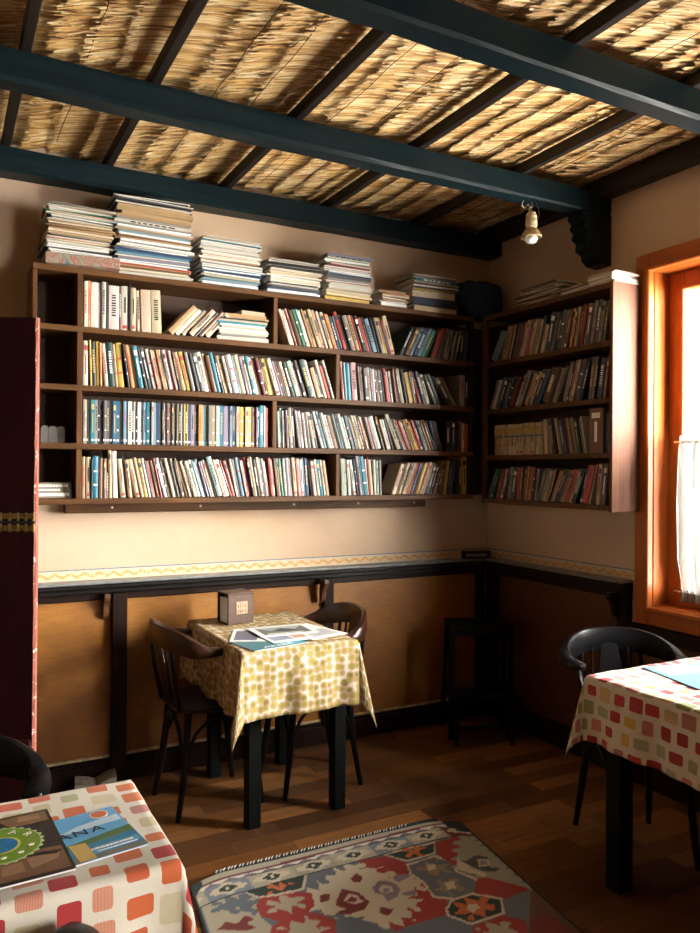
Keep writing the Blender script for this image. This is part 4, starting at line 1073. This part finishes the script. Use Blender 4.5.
# ------------------------------------------------------------------ books
PAL = dict(w=(.64,.61,.54), c=(.56,.46,.31), t=(.44,.29,.15), o=(.58,.26,.08), y=(.62,.42,.08), r=(.46,.055,.035), m=(.16,.018,.022), p=(.62,.30,.26), b=(.035,.15,.26),
           n=(.025,.05,.11), s=(.17,.30,.38), q=(.02,.20,.28), g=(.03,.20,.12), d=(.018,.055,.045), k=(.014,.014,.016), e=(.26,.25,.24), u=(.17,.075,.032), l=(.27,.24,.32), a=(.32,.46,.40), x=(.10,.10,.105))
WORD = dict(w='white', c='cream', t='tan', o='orange', y='golden', r='red', m='maroon', p='pink', b='blue', n='navy', s='pale blue', q='teal', g='green', d='bottle green', k='black',
            e='grey', u='brown', l='lilac', a='mint', x='charcoal')
ORD1 = ['', 'first', 'second', 'third', 'fourth', 'fifth', 'sixth', 'seventh', 'eighth', 'ninth', 'tenth', 'eleventh', 'twelfth', 'thirteenth', 'fourteenth', 'fifteenth', 'sixteenth', 'seventeenth', 'eighteenth', 'nineteenth']
TENS = {2: ('twenty', 'twentieth'), 3: ('thirty', 'thirtieth'), 4: ('forty', 'fortieth'), 5: ('fifty', 'fiftieth'), 6: ('sixty', 'sixtieth'), 7: ('seventy', 'seventieth'), 8: ('eighty', 'eightieth'), 9: ('ninety', 'ninetieth')}
def ordinal(n):
    if n < 20: return ORD1[n]
    return TENS[n//10][1] if n % 10 == 0 else TENS[n//10][0]+'-'+ORD1[n % 10]

def book_mesh(t, h, depth, kind, rr, label_dot=False, deco=None):
    """standing book: spine at local -y, thickness along x, base at z=0; slots 0 cover, 1 pages, 2 and 3 print on the spine"""
    mb = MB(); c = min(.0022, t*.14) if kind == 'hardback_book' else .0008
    rnd = min(t*.28, .006) if kind != 'journal' else .0006
    # cover shell with rounded spine: outline in x,y, open at the fore edge
    P_ = [(-t/2, depth), (-t/2, rnd), (-t/2+rnd*.35, rnd*.3), (-t*.12, 0), (t*.12, 0), (t/2-rnd*.35, rnd*.3), (t/2, rnd), (t/2, depth)]
    Q_ = [(-t/2+c, depth), (-t/2+c, rnd+c), (-t/2+c+rnd*.3, rnd*.4+c), (-t*.1, c), (t*.1, c), (t/2-c-rnd*.3, rnd*.4+c), (t/2-c, rnd+c), (t/2-c, depth)]
    n = 8; vs = [(x, y, 0) for x, y in P_]+[(x, y, h) for x, y in P_]+[(x, y, 0) for x, y in Q_]+[(x, y, h) for x, y in Q_]; fs = []
    for i in range(n-1):
        fs += [(i, i+1, n+i+1, n+i), (2*n+i+1, 2*n+i, 3*n+i, 3*n+i+1), (n+i, n+i+1, 3*n+i+1, 3*n+i), (i+1, i, 2*n+i, 2*n+i+1)]
    fs += [(0, n, 3*n, 2*n), (n-1, 3*n-1, 4*n-1, 2*n-1)]
    mb.add(vs, fs, 0)
    ov = .003 if kind == 'hardback_book' else .0006
    mb.box((-t/2+c, c+rnd*.6, ov), (t/2-c, depth-ov, h-ov), 1)
    st = rr.random() if deco is None else deco; w = t*.20; yy = -.0003
    def mark(z0, z1, ww, mi): mb.box((-ww, yy, z0), (ww, .0004, z1), mi)
    if t > .007:
        if st < .30:
            z = h*.30
            while z < h*.80:
                l_ = rr.uniform(.004, .009); mark(z, z+l_, w, 2); z += l_+rr.uniform(.002, .006)
        elif st < .5: mark(h*.78, h*.90, t*.30, 2); mark(h*.25, h*.70, w*.5, 2)
        elif st < .62: mark(h*.05, h*.12, t*.30, 3); mark(h*.40, h*.75, w*.6, 2)
        elif st < .75: mark(h*.62, h*.66, t*.32, 3); mark(h*.30, h*.34, t*.32, 3)
    if label_dot: mark(.012, .021, min(t*.34, .005), 3)
    return mb
KINDS = {'h': ('hardback_book', 'hardback'), 'p': ('paperback', 'paperback'), 'j': ('journal', 'journal')}

def tokens(spec):
    """'w3 k2 @14 ^19 ...' -> list of (colour, width weight, lean degrees, height cm)"""
    lean = 0; hh = 19; out = []
    for tk in spec.split():
        if tk[0] == '@': lean = float(tk[1:])
        elif tk[0] == '^': hh = float(tk[1:])
        else: out.append((tk[0], float(tk[1:]), lean, hh))
    return out
def layout(items, span):
    """scale thicknesses so that leaning books, each resting on its neighbour, fill the span"""
    def run(kf):
        c, w, ln, h = items[0]; x = h/100*math.sin(rad(ln)) if ln > 0 else 0; prev = None; res = []
        for c, w, ln, h in items:
            t = w*kf; th = rad(ln); g = .0004
            if prev is not None and ln > prev[0]:
                z = min(h/100*math.cos(th), prev[1]*math.cos(rad(prev[0]))); g += z*(math.tan(th)-math.tan(rad(prev[0])))
            elif prev is not None and ln < prev[0] and ln < 0: pass
            x += g; res.append((x, t)); x += t/math.cos(th); prev = (ln, h/100)
        if ln < 0: x += h/100*math.sin(rad(-ln))
        return x, res
    lo, hi = .0005, .02
    for _ in range(40):
        mid_ = (lo+hi)/2
        if run(mid_)[0] > span: hi = mid_
        else: lo = mid_
    return run(lo)[1]
COUNT = {}
def shelf_run(axis, a0, a1, z, face, spec, place, kinds='p', group=None, dot=False, depth=(.125, .150), start=None, hvar=.8):
    """axis 'x': along the back wall; 'y': along the window wall (running toward the viewer). Leans: + = top toward the run's start"""
    items = tokens(spec); rr = random.Random(spec[:20]+place)
    items = [(c, w, ln+rr.uniform(-.5, .5) if ln else 0, h+rr.uniform(-hvar, hvar)) for c, w, ln, h in items]
    # keep the leans from decreasing in an order that would cross
    res = layout(items, a1-a0)
    for (c, w, ln, h), (x, t) in zip(items, res):
        COUNT[place] = COUNT.get(place, 0)+1; n = COUNT[place]
        kd = rr.choice(kinds); nm, word = KINDS[kd]; h = h/100; th = rad(ln)
        d = rr.uniform(*depth); set_ = rr.uniform(.002, .018)
        mb = book_mesh(t, h, d, nm, rr, dot and rr.random() < .8)
        dark = c in 'nkdmuqgbx'
        o = mb.build(nm, [M['cover'], M['paper'] if rr.random() < .7 else M['paper_white'], (M['white_ink'] if rr.random() < .6 else M['gold_ink']) if dark else (M['ink'] if rr.random() < .7 else M['print_red']), M['white_ink'] if dark or dot else M['print_red']])
        base = PAL[c]; j = rr.uniform(.82, 1.12); o.color = tuple(min(.82, max(.008, v*j*rr.uniform(.93, 1.07))) for v in base)+(1,)
        # centre of the base edge in run coordinates
        t2 = t/2
        if th >= 0: cx_, cz_ = x+t2*math.cos(th), t2*math.sin(th)
        else: cx_, cz_ = x+t/math.cos(th)-t2*math.cos(th), t2*math.sin(-th)
        if axis == 'x': o.matrix_world = Matrix.Translation((a0+cx_, face+set_, z+cz_)) @ Matrix.Rotation(-th, 4, 'Y')
        else: o.matrix_world = Matrix.Translation((face+set_, a0_y(a0)-cx_, z+cz_)) @ Matrix.Rotation(rad(-90), 4, 'Z') @ Matrix.Rotation(-th, 4, 'Y')
        st = 'leaning' if abs(ln) > 5 else 'upright'
        tag(o, '%s %s %s, %s %s' % (st, WORD[c], word, ordinal(n), place), 'book', group or ('books, '+place.split(' ', 4)[-1]))
    return res
def a0_y(a): return SY1-.03-a      # distance from the corner -> world y
flat('print_red', (.40, .04, .03))
zt = [z+TH/2+.0006 for z in ZB]
LC = 'from the door end, %s shelf of the long bookcase'
S1, S2, S3, S4 = LC % 'top', LC % 'second', LC % 'third', LC % 'bottom'
LP = 'past the partition, %s shelf of the long bookcase'
Q1, Q2, Q3, Q4 = LP % 'top', LP % 'second', LP % 'third', LP % 'bottom'
F = FY+.004
# top shelf
shelf_run('x', .556, .905, zt[3], F, '^20.5 @0 w3 o2 w8 w3 k2 w8 m1.5 w6 k1 c4 ^19.6 @2 c3 c8 c8', S1, 'hp')
shelf_run('x', .915, 1.235, zt[3], F, '@-42 ^17 t6 w4 ^16 c4 c5 k2 u4 c5', S1, 'p')
shelf_run('x', 1.485, 2.185, zt[3], F, '@20 ^19 w3 w3 p2 k1 @20 u3 g3 a2 ^19.5 w3 t2 t4 c4 t4 w3 c4 @19 ^18.5 o3 t2 n3 s1.5 ^20.5 r4 ^19 k1 e2 x3 c3 t4 r2 k4 n1.5 r3 e1.5 s5 @17 k1 w2 x2 c4 y2 l1.5 p2 ^21.5 c5', Q1, 'hp')
shelf_run('x', 2.205, 2.668, zt[3], F, '@-26 ^17.5 d3 k1 u5 s3 n5 s4 g4 k2 @-20 u2 r4 x4 @-14 e6 k2 e4 x3 @-4 k4 n4', Q1, 'hp')
# second shelf
shelf_run('x', .556, 1.808, zt[2], F, '@0 ^20 w5 @2 y2 k4 y3 o2 @5 ^19 w4 d6 t3 ^20.5 y6 @9 ^19 k2 o4 @11 t3 ^19.5 q5 @13 k3 ^18.5 x4 w4 p2 c4 t2 c3 w4 r3 w3 k2 @14 t5 y5 e4 k4 x5 w5 t3 u5 q4 k3 @15 c2 t3 w3 x2 w5 s3 c5 l3 c3 q4 w4 c3 m4 k2 y5 t2 @18 w5 l3 u2 k3 ^17.5 c4 k5 ^18.5 a6 p2 k4 r2 @18 ^20 d7 w3 ^16.5 t6 k2 ^20 w4 ^17 r4 k1 ^21 w3', S2, 'hp')
shelf_run('x', 1.838, 2.585, zt[2], F, '@5 ^19.5 p3 s3 ^18.5 q5 k1 ^20 p7 @6 ^17.5 e2 u2 w2 x5 c3 s3 w3 @9 u2 c2 x4 k2 r3 ^17 p3 w2 k3 u2 @12 ^19 r2 x3 c4 k3 @14 ^17.5 y6 t2 k3 @18 ^18.5 r4 n5 ^17.5 c5 @26 x4 k5 @32 k4 x6 e3', Q2, 'hp')
shelf_run('x', 2.605, 2.668, zt[2], F, '@0 ^17 e6 k4', Q2, 'h')
# third shelf
shelf_run('x', .556, 1.438, zt[1], F, '@0 ^19.5 e2 c2 k1.5 w2 q4 e3 k2 e3 k1.5 e2 x3 k3 b4 b3 e2 x1.5 s3 k1.5 w4 k2 w2 k2 w3 e3 s3 q3 l2 w2 s3 n4 s2 k2 w3 x2 p3 k2 w3 k1.5 c1.5 k2 w1.5 k1.5 y1.5 k2 y1.5 n3 l4 x2 k2 o3 t3 q2 t3 e4 t3 k2 a4 q4 l4 l3 s3 n3 q2 c4 y4 k2 c4 y3 k2 p4 l2 k2 ^20.5 q5 w1.5 ^19.5 r4', S3, 'j', 'issues of a journal standing in a straight row', True, hvar=.12)
shelf_run('x', 1.485, 2.50, zt[1], F, '@2 ^19 a3 a3 w2 @4 u2 l3 ^19.5 k3 c3 k4 @8 ^18.5 e4 w5 w4 k1.5 e3 @12 w4 k5 ^19.5 @17 w4 s4 x2 w4 ^18 w3 u4 t3 k1.5 e3 s2 k2 w5 a4 k2 x5 @18 s2 t2 c4 c4 k3 t3 w2 o2 e5 r3 ^18.5 a9 k3 y2 ^17.5 c4 q2 w3 k3 @24 ^21 c7 @24 ^17.5 k2 x2 w2 p2 r4 e2 m2 t3 y6 o3 @22 ^17 r3 k3 s2 e4 x2 t3 u4 k3 @16 n4 k5 u4', Q3, 'hp')
shelf_run('x', 2.520, 2.668, zt[1], F, '@0 ^17 k6 n5 k6 u4 ^16 w4 r4', Q3, 'h')
# bottom shelf
shelf_run('x', .556, 1.786, zt[0], F, '@0 ^18 t4 c6 k1.5 ^19 q7 ^18 u5 u4 ^12 x2 ^22 @2 t4 ^21.5 w6 ^18 @7 c6 k1.5 t5 @12 c6 t4 y5 w3 k2 p4 t4 r2 @14 k2 w3 k2 t3 c4 x2 k1.5 c3 k1.5 u2 @17 t3 c3 k2 c5 w4 s2 w2 s3 l2 k1.5 s2 c3 @18 t2 ^19 a7 t3 @19 ^18.5 w6 u2 @17 r5 @12 w3 k1.5 w2 s5 x1.5 c2 p2 @11 ^19 r3 k3 t4 @10 k4 ^20 c4 x3 ^18.5 e4 w2 @7 ^19 r4 w4 k1.5 u2 c2 g4 @5 k1.5 w3 l5 w3 c5 k1.5 p5 w5 s1.5 n5 @8 ^18 k3 w5 @9 t2 w3 q5 w3 t5', S4, 'hp')
shelf_run('x', 1.840, 2.105, zt[0], F, '@3 ^18.5 t2 a5 w2 k1.5 @5 w5 @9 w5 ^20 n3 e5 @8 ^20 s2 q7 @6 w2 r2 ^19 c5 k1.5 @3 w4 a4 k1.5 e4', Q4, 'hp')
shelf_run('x', 2.155, 2.62, zt[0], F, '@-20 ^18 c5 w3 t2 c5 k1.5 t5 w2 c2 r5 s3 k3 y4 c3 t6 w1.5 @-18 k3 x6 k4 u4 c2 k5 @-8 ^19 y3 c2 k4 n5 @-2 k6 n4', Q4, 'hp')
shelf_run('x', 2.632, 2.668, zt[0], F, '@0 ^21.5 y7', Q4, 'h')
# window-wall bookcase (distances run from the corner toward the viewer)
WC = 'from the corner, %s shelf of the window-wall bookcase'
W1_, W2_, W3_, W4_ = WC % 'top', WC % 'second', WC % 'third', WC % 'bottom'
zs = [z+TH/2+.0006 for z in ZS]; G = SX+.006
shelf_run('y', -.02, .888, zs[3], G, '@-30 ^17 s8 @-17 ^19 t2 k1.5 t4 u2 c3 k1.5 x2 m3 x2 t3 c3 l1.5 r4 k1.5 c3 t2 c2 ^20 d3 ^15 t3 c3 @-13 ^20 n6 e2 x2 k3 x4 e1.5 u3 @-10 o3 k1.5 t3 x3 k1.5 r2 e2 x4 k1.5 e3 x4 e3 x3', W1_, 'hp')
shelf_run('y', -.02, .888, zs[2], G, '@-24 ^17.5 e4 w2 x4 k4 n3 s2 k4 m4 @-26 ^19 c3 e5 k1.5 t4 x2 c2 n6 b2 @-24 u7 k4 t3 x3 @-16 ^20 e4 k1.5 e3 c2 x4 n2 k2 @-9 x4 t2 k1.5 n5 u3', W2_, 'hp')
vol = shelf_run('y', .03, .43, zs[1], G, '@0 ^17 '+' '.join(['c3']*14), W3_, 'p', 'set of cream volumes with a blue band', hvar=.3)
for o in [o for o in COL.objects if o.get('group') == 'set of cream volumes with a blue band']:
    mb = MB(); mb.box((-.0125, -.0008, .098), (.0125, .0002, .106)); mb.box((-.0125, -.0007, .112), (.0125, .0002, .150), 1)
    me = o.data; t_ = max(v.co.x for v in me.vertices)*.94
    mb.v = [(math.copysign(t_, x), y, z) for x, y, z in mb.v]; bnd = mb.build('spine_band', [M['print_blue'] if 'print_blue' in M else flat('print_blue', (.02, .16, .24)), flat('print_gold', (.42, .28, .08))], o)
shelf_run('y', .44, .745, zs[1], G, '@4 ^18 c6 t4 @8 n4 k2 @12 c3 e3 x3 n5 r2 k3 t3 @11 e4 k3 d5 x4 w2', W3_, 'hp')
shelf_run('y', .765, .893, zs[1], G, '@0 ^22 u14 ^20 n6', W3_, 'h')
shelf_run('y', -.02, .888, zs[0], G, '@-24 ^18 q3 d3 @-18 u3 k1.5 r2 w2 x3 @-10 e5 x6 @-5 r4 x3 @-9 m3 r2 t2 o3 r2 k2 e3 @-20 ^17.5 s2 x3 e4 c3 t2 k1.5 @-24 o2 w2 k5 x4 t3 r5 c3 k4 @-15 ^19.5 n3 r6 w1.5 @-7 t3 c3 x5', W4_, 'hp')

# ------------------------------------------------------------------ piles lying flat
def flat_item(kind, w, d, t, c, loc, rz, label, group, tilt=(0, 0)):
    rr = random.Random(hash(tuple(round(q, 4) for q in loc)) & 0xffff)
    mb = MB(); cv = .0009 if t < .012 else .002
    soft = kind in ('magazine', 'journal')
    # pages with a slightly ragged front, cover folded round the spine on one long side
    mb.box((-w/2+.001, -d/2+.001+rr.uniform(0, .003), cv), (w/2-.001, d/2-.001, t-cv), 1)
    spine = rr.random() < .55
    mb.bbox((-w/2, -d/2, 0), (w/2, d/2, cv), cv*.3, 0); mb.bbox((-w/2, -d/2, t-cv), (w/2, d/2, t), cv*.3, 0)
    if spine:
        mb.bbox((-w/2, -d/2-.0005, cv*.2), (w/2, -d/2+cv, t-cv*.2), .0002, 0)
        if t > .012 and c not in 'tuc' and rr.random() < .45:
            x_ = -w*.3
            while x_ < w*.25: l_ = rr.uniform(.012, .03); mb.box((x_, -d/2-.0010, t*.3), (x_+l_, -d/2, t*.7), 2); x_ += l_+.01
    o = mb.build(kind, [M['cover'], M['paper_white'] if rr.random() < .6 else M['paper'], M['white_ink'] if c in 'nkdmuqgbx' else M['ink']])
    j = rr.uniform(.85, 1.1); o.color = tuple(min(.82, v*j) for v in PAL[c])+(1,)
    o.location = loc; o.rotation_euler = (tilt[0], tilt[1], rz)
    return tag(o, label, 'magazine' if kind == 'magazine' else 'book', group)
def pile(name, x0, x1, z0, z1, yf, spec, d=.21, jit=1.0, axis='x', kind=None, seed=0):
    rr = random.Random(seed or int(x0*1000)); items = [(tk[0], float(tk[1:] or 1)) for tk in spec.split()]
    tot = sum(w for _, w in items); k_ = (z1-z0)/tot; z = z0+.0006; n = 0; drift = 0
    for c, w in items:
        n += 1; t = w*k_-.0004; drift = drift*.6+rr.uniform(-.008, .008)*jit
        W_ = (x1-x0)*rr.uniform(.86, 1.0); cx_ = (x0+x1)/2+drift; dd = d*rr.uniform(.93, 1.0)
        kd = kind or ('magazine' if t < .017 else 'hardback_book'); kw = 'magazine' if kd == 'magazine' else 'book'
        lab = '%s %s, %s up in %s' % (WORD[c], kw, ordinal(n), name)
        rz = rad(rr.uniform(-3.5, 3.5)*jit)
        if axis == 'x': loc = (cx_, yf+dd/2+rr.uniform(0, .022), z); 
        else: loc = (yf+dd/2+rr.uniform(0, .008), cx_, z); rz += rad(-90)
        flat_item(kd, W_, dd, t, c, loc, rz, lab, 'items in '+name)
        z += t+.0004
    return z
ztop = ZB[4]+TH/2; YF = FY-.012
# marbled box file under the first pile
mb = MB(); mb.bbox((-.155, -.115, 0), (.155, .115, .045), .003); bx = mb.build('box_file', M['marble'], loc=(.560, FY-.045+.115, ztop+.0006)); bx.rotation_euler = (0, 0, rad(-8))
tag(bx, 'marbled grey and red box file at the door end of the top board', 'box file')
pile('the pile on the marbled box file', .395, .695, ztop+.046, 2.650, YF, 'y1 w.8 w1 k.5 e1 w1.2 w1 k.5 c1 p.5 w.8 k.4 t.7 u.6 t1.2 t1 u.7 t1.2 t1 u.6 c.8 l.5 s1 q.5 w.8 p.5 c.6 g.4 w1 w.6 c.5 w.8 e.4', seed=11)
pile('the tallest pile, beside the marbled box file pile', .680, 1.045, ztop, 2.742, YF, 'w1 k.4 w.8 u.5 t.8 r.5 c.7 s.6 l1 w.6 s.8 b.5 n1 n.8 w.5 c.8 k.4 w1 t1 u.6 c.8 s.8 t.6 w.6 s1 k.3 w1.2 e1 t1 t1.4 t1.6 t1 b.7 w.4 k.5 x.5 w.4 k.6 w.5', seed=23)
pile('the pile third along from the door', 1.075, 1.400, ztop, 2.612, YF, 'a1 w.6 s1 x.5 g.5 c.6 w.6 n1 b.8 w.5 s.6 w.8 e.6 w.7 k.4 t.8 c.8 u1 r.5 w1 w.8 w1 w.8 s.5 w.6 b.7 q.5 w.5 t.6 w.4', seed=31)
pile('the low pile fourth along from the door', 1.420, 1.725, ztop, 2.548, YF, 'k1 w.5 n.7 x1 l.6 w.5 k.5 w.8 c1 t.8 w.6 c1 t.7 w.8 c.6 k.6 w.6 k1 w.4 b.7 w.4', seed=44)
pile('the green-topped pile fifth along from the door', 1.745, 2.025, ztop, 2.620, YF, 'y1.4 y1.2 c1 w.6 c.6 w1.4 w.8 c.5 r.5 e.8 x1.2 n.8 s.6 w1.2 w.6 p.6 m.7 p.6 w.5 g1.3 w.4 e1 l.7', seed=57)
pile('the ragged brown pile', 2.065, 2.245, ztop, 2.468, YF, 'c1.6 t.8 t1 t.6 t1.1 o.5 t1.2', jit=1.6, kind='magazine', seed=63)
pile('the dark pile beside the ragged brown pile', 2.275, 2.590, ztop, 2.585, YF, 'c2 k.8 n2.6 n3.0 y.8 x.6 c.8 k.5 c.7 q1.3 k.5 e.8 x.6', seed=71)
# flat pile on the top shelf behind the partition
ze = pile('the flat pile on the top shelf', 1.175, 1.440, zt[3], zt[3]+.132, F-.006, 'w1.6 e.8 w1 w.6 e.7 c.6 a1 q.8 c.8 k.5 t.8 t1.2', seed=84, d=.19)
flat_item('paperback', .125, .12, .020, 'c', (1.355, F+.08, ze+.0004), rad(4), 'small cream book alone on top of the flat pile of the top shelf', None)
# window-wall bookcase: dim slanting papers and the bright little pile at its end
zt2 = ZS[4]+TH/2
for i, (c, y_, w) in enumerate((('x', 3.16, .30), ('t', 3.13, .32), ('k', 3.15, .30), ('e', 3.12, .31), ('t', 3.10, .30), ('x', 3.14, .29), ('c', 3.08, .30), ('k', 3.12, .30), ('t', 3.07, .28), ('x', 3.1, .28))):
    flat_item('magazine', w, .20, .009, c, (2.892, y_, zt2+.0006+i*.0094), rad(-90+(-4, 3, -2, 5, -3, 2, 4, -5, 3, -2)[i]), '%s magazine, %s up in the dim pile on the window-wall bookcase' % (WORD[c], ordinal(i+1)), 'items in the dim pile')
for i, (c, y_, w) in enumerate((('t', 2.83, .20), ('u', 2.84, .20), ('x', 2.82, .20), ('t', 2.83, .19))):
    flat_item('magazine', w, .19, .008, c, (2.885, y_, zt2+.0006+i*.0084), rad(-90+(3, -3, 2, -2)[i]), '%s magazine, %s up in the thin pile beside the bright pile' % (WORD[c], ordinal(i+1)), 'items in the thin pile')
for i, (c, w, t) in enumerate((('e', .15, .010), ('w', .135, .015), ('w', .13, .014), ('c', .14, .006), ('w', .145, .006), ('p', .12, .007))):
    flat_item('magazine', .17, w+.02, t, c, (2.865+(i % 2)*.006, 2.655+(i % 3)*.004, zt2+.0006+sum((.0104, .0154, .0144, .0064, .0064, .0074)[:i])), rad((2, -3, 1, -4, 3, -6)[i]), '%s booklet, %s up in the bright pile over the end panel' % (WORD[c], ordinal(i+1)), 'items in the bright pile')
# dark blue bundle and leaning odds in the corner
def bundle():
    rr = random.Random(9); vs = []; fs = []; nu_, nv_ = 26, 14
    for j in range(nv_):
        v = j/(nv_-1); ph = -math.pi/2+math.pi*v
        for i in range(nu_):
            a = 2*math.pi*i/nu_; c_ = abs(math.cos(ph))**.35; r_ = 1+.05*math.sin(a*5+v*4)+.04*math.sin(a*9-v*7)
            x = math.copysign(abs(math.cos(a))**.55, math.cos(a))*.150*c_*r_; y = math.copysign(abs(math.sin(a))**.55, math.sin(a))*.105*c_*r_
            vs.append((x, y, .105+.105*math.copysign(abs(math.sin(ph))**.5, math.sin(ph))+.006*math.sin(a*7)*(v > .5)))
    for j in range(nv_-1):
        for i in range(nu_): fs.append((j*nu_+i, j*nu_+(i+1) % nu_, (j+1)*nu_+(i+1) % nu_, (j+1)*nu_+i))
    mb = MB(); mb.add(vs, fs); o = mb.build('cloth_bundle', M['blue_cloth'], smooth=True, loc=(2.80, 3.645, ZS[4]+TH/2+.001))
    tag(o, 'dark blue cloth bundle stuffed in the corner on top of the bookcases', 'bundle')
bundle()
# door-side column of the long bookcase: frosted ornament and the small lettered sign
def ornament():
    root = tag(empty('frosted_ornament', (.438, 3.60, zt[1])), 'frosted translucent ornament of three pointed pillars in the narrow end bay', 'ornament')
    for i, (x, h) in enumerate(((-.034, .078), (0, .076), (.034, .076))):
        mb = MB(); w = .0165; mb.prism([(-w, 0), (w, 0), (w, h-.014), (w*.6, h-.004), (0, h), (-w*.6, h-.004), (-w, h-.014)], -.012, .012, lambda u, v, d: (u+x, d, v)); mb.build('pillar', M['frosted'], root)
ornament()
def sign():
    root = tag(empty('small_sign', (.440, 3.560, zt[0]+.0022), rad(3)), 'small sign with three lines of white lettering leaning in the end bay', 'sign')
    T = Matrix.Rotation(rad(-18), 4, 'X'); mb = MB(); mb.bbox((-.080, 0, 0), (.080, .006, .072), .002, T=T)
    mb.build('board', M['sign'], root)
    mb = MB(); rr = random.Random(4)
    for z, x1, h in ((.056, .062, .011), (.037, .030, .009), (.016, .058, .014)):
        x = -.072
        while x < x1: l_ = rr.uniform(.006, .012); mb.box((x, -.0012, z-h/2), (x+l_, .0, z+h/2), T=T); x += l_+.0022
    mb.build('lettering', M['white_ink'], root)
sign()
# ------------------------------------------------------------------ light and camera
w = bpy.data.worlds.new('daylight'); SC.world = w; w.use_nodes = True; nt = w.node_tree; g = N(nt)
bg = nt.nodes['Background']
t_ = g.node('ShaderNodeTexCoord'); sx = g.node('ShaderNodeSeparateXYZ'); g.put(sx.inputs[0], t_.outputs['Generated'])
c_ = g.ramp(g.m('MULTIPLY_ADD', sx.outputs[2], .5, .5), [(.30, (.62, .60, .55)), (.47, (.80, .80, .78)), (.56, (.90, .95, 1.0)), (1, (.62, .78, 1.0))])
nt.links.new(c_, bg.inputs['Color']); bg.inputs['Strength'].default_value = 0.8
def area(name, loc, rot, sx_, sy_, power, col=(1, 1, 1), portal=False, spread=180):
    l = bpy.data.lights.new(name, 'AREA'); l.shape = 'RECTANGLE'; l.size = sx_; l.size_y = sy_; l.energy = power; l.color = col; l.spread = rad(spread)
    if portal: l.cycles.is_portal = True
    o = bpy.data.objects.new(name, l); COL.objects.link(o); o.location = loc; o.rotation_euler = rot; return o
for i, (y0, y1, z0, z1) in enumerate((W1, W2)):
    area('window_portal', (WR+.23, (y0+y1)/2, (z0+z1)/2), (0, rad(90), 0), z1-z0, y1-y0, 1, portal=True)
# broad bright sky patch standing well outside, low over the street, seen through both windows
def aim(o, p): o.rotation_euler = (Vector(p)-o.location).to_track_quat('-Z', 'Y').to_euler()
aim(area('daylight', (9.0, -2.0, 3.4), (0, 0, 0), 7.4, 6.6, 8600, (1.0, .95, .88), spread=150), (1.4, 2.8, 1.3))
aim(area('daylight_street', (4.7, -4.2, 2.0), (0, 0, 0), 3.0, 3.2, 1600, (1.0, .94, .86), spread=130), (.6, 3.6, .9))
aim(area('ceiling_fill', (4.5, .4, .05), (0, 0, 0), 2.0, 4.5, 900, (1.0, .93, .82), spread=160), (.9, 1.6, 3.0))  # added lamp outside, throws light upward to brighten the thatch

cam = bpy.data.cameras.new('camera'); co = bpy.data.objects.new('camera', cam); COL.objects.link(co)
yaw, roll, pitch = rad(28.23), rad(.41), rad(.225)
fw = Vector((math.sin(yaw)*math.cos(pitch), math.cos(yaw)*math.cos(pitch), math.sin(pitch)))
rt = Vector((math.cos(yaw), -math.sin(yaw), 0)); up = rt.cross(fw)
c, s = math.cos(roll), math.sin(roll)
cx = rt*c+up*s; cy = up*c-rt*s
co.matrix_world = Matrix(((cx.x, cy.x, -fw.x, 0), (cx.y, cy.y, -fw.y, 0), (cx.z, cy.z, -fw.z, 1.5), (0, 0, 0, 1)))
cam.sensor_fit = 'HORIZONTAL'; cam.sensor_width = 36; cam.lens = 764/700*36; cam.clip_start = .02
SC.camera = co
SC.view_settings.view_transform = 'Standard'; SC.view_settings.look = 'None'; SC.view_settings.gamma = 1
SC.view_settings.exposure = 0.78
try: SC.view_settings.use_curve_mapping = False
except Exception: pass
SC.cycles.use_denoising = True
SC.cycles.max_bounces = 8; SC.cycles.diffuse_bounces = 2; SC.cycles.transparent_max_bounces = 12
SC.cycles.sample_clamp_indirect = 6
bpy.context.view_layer.update()
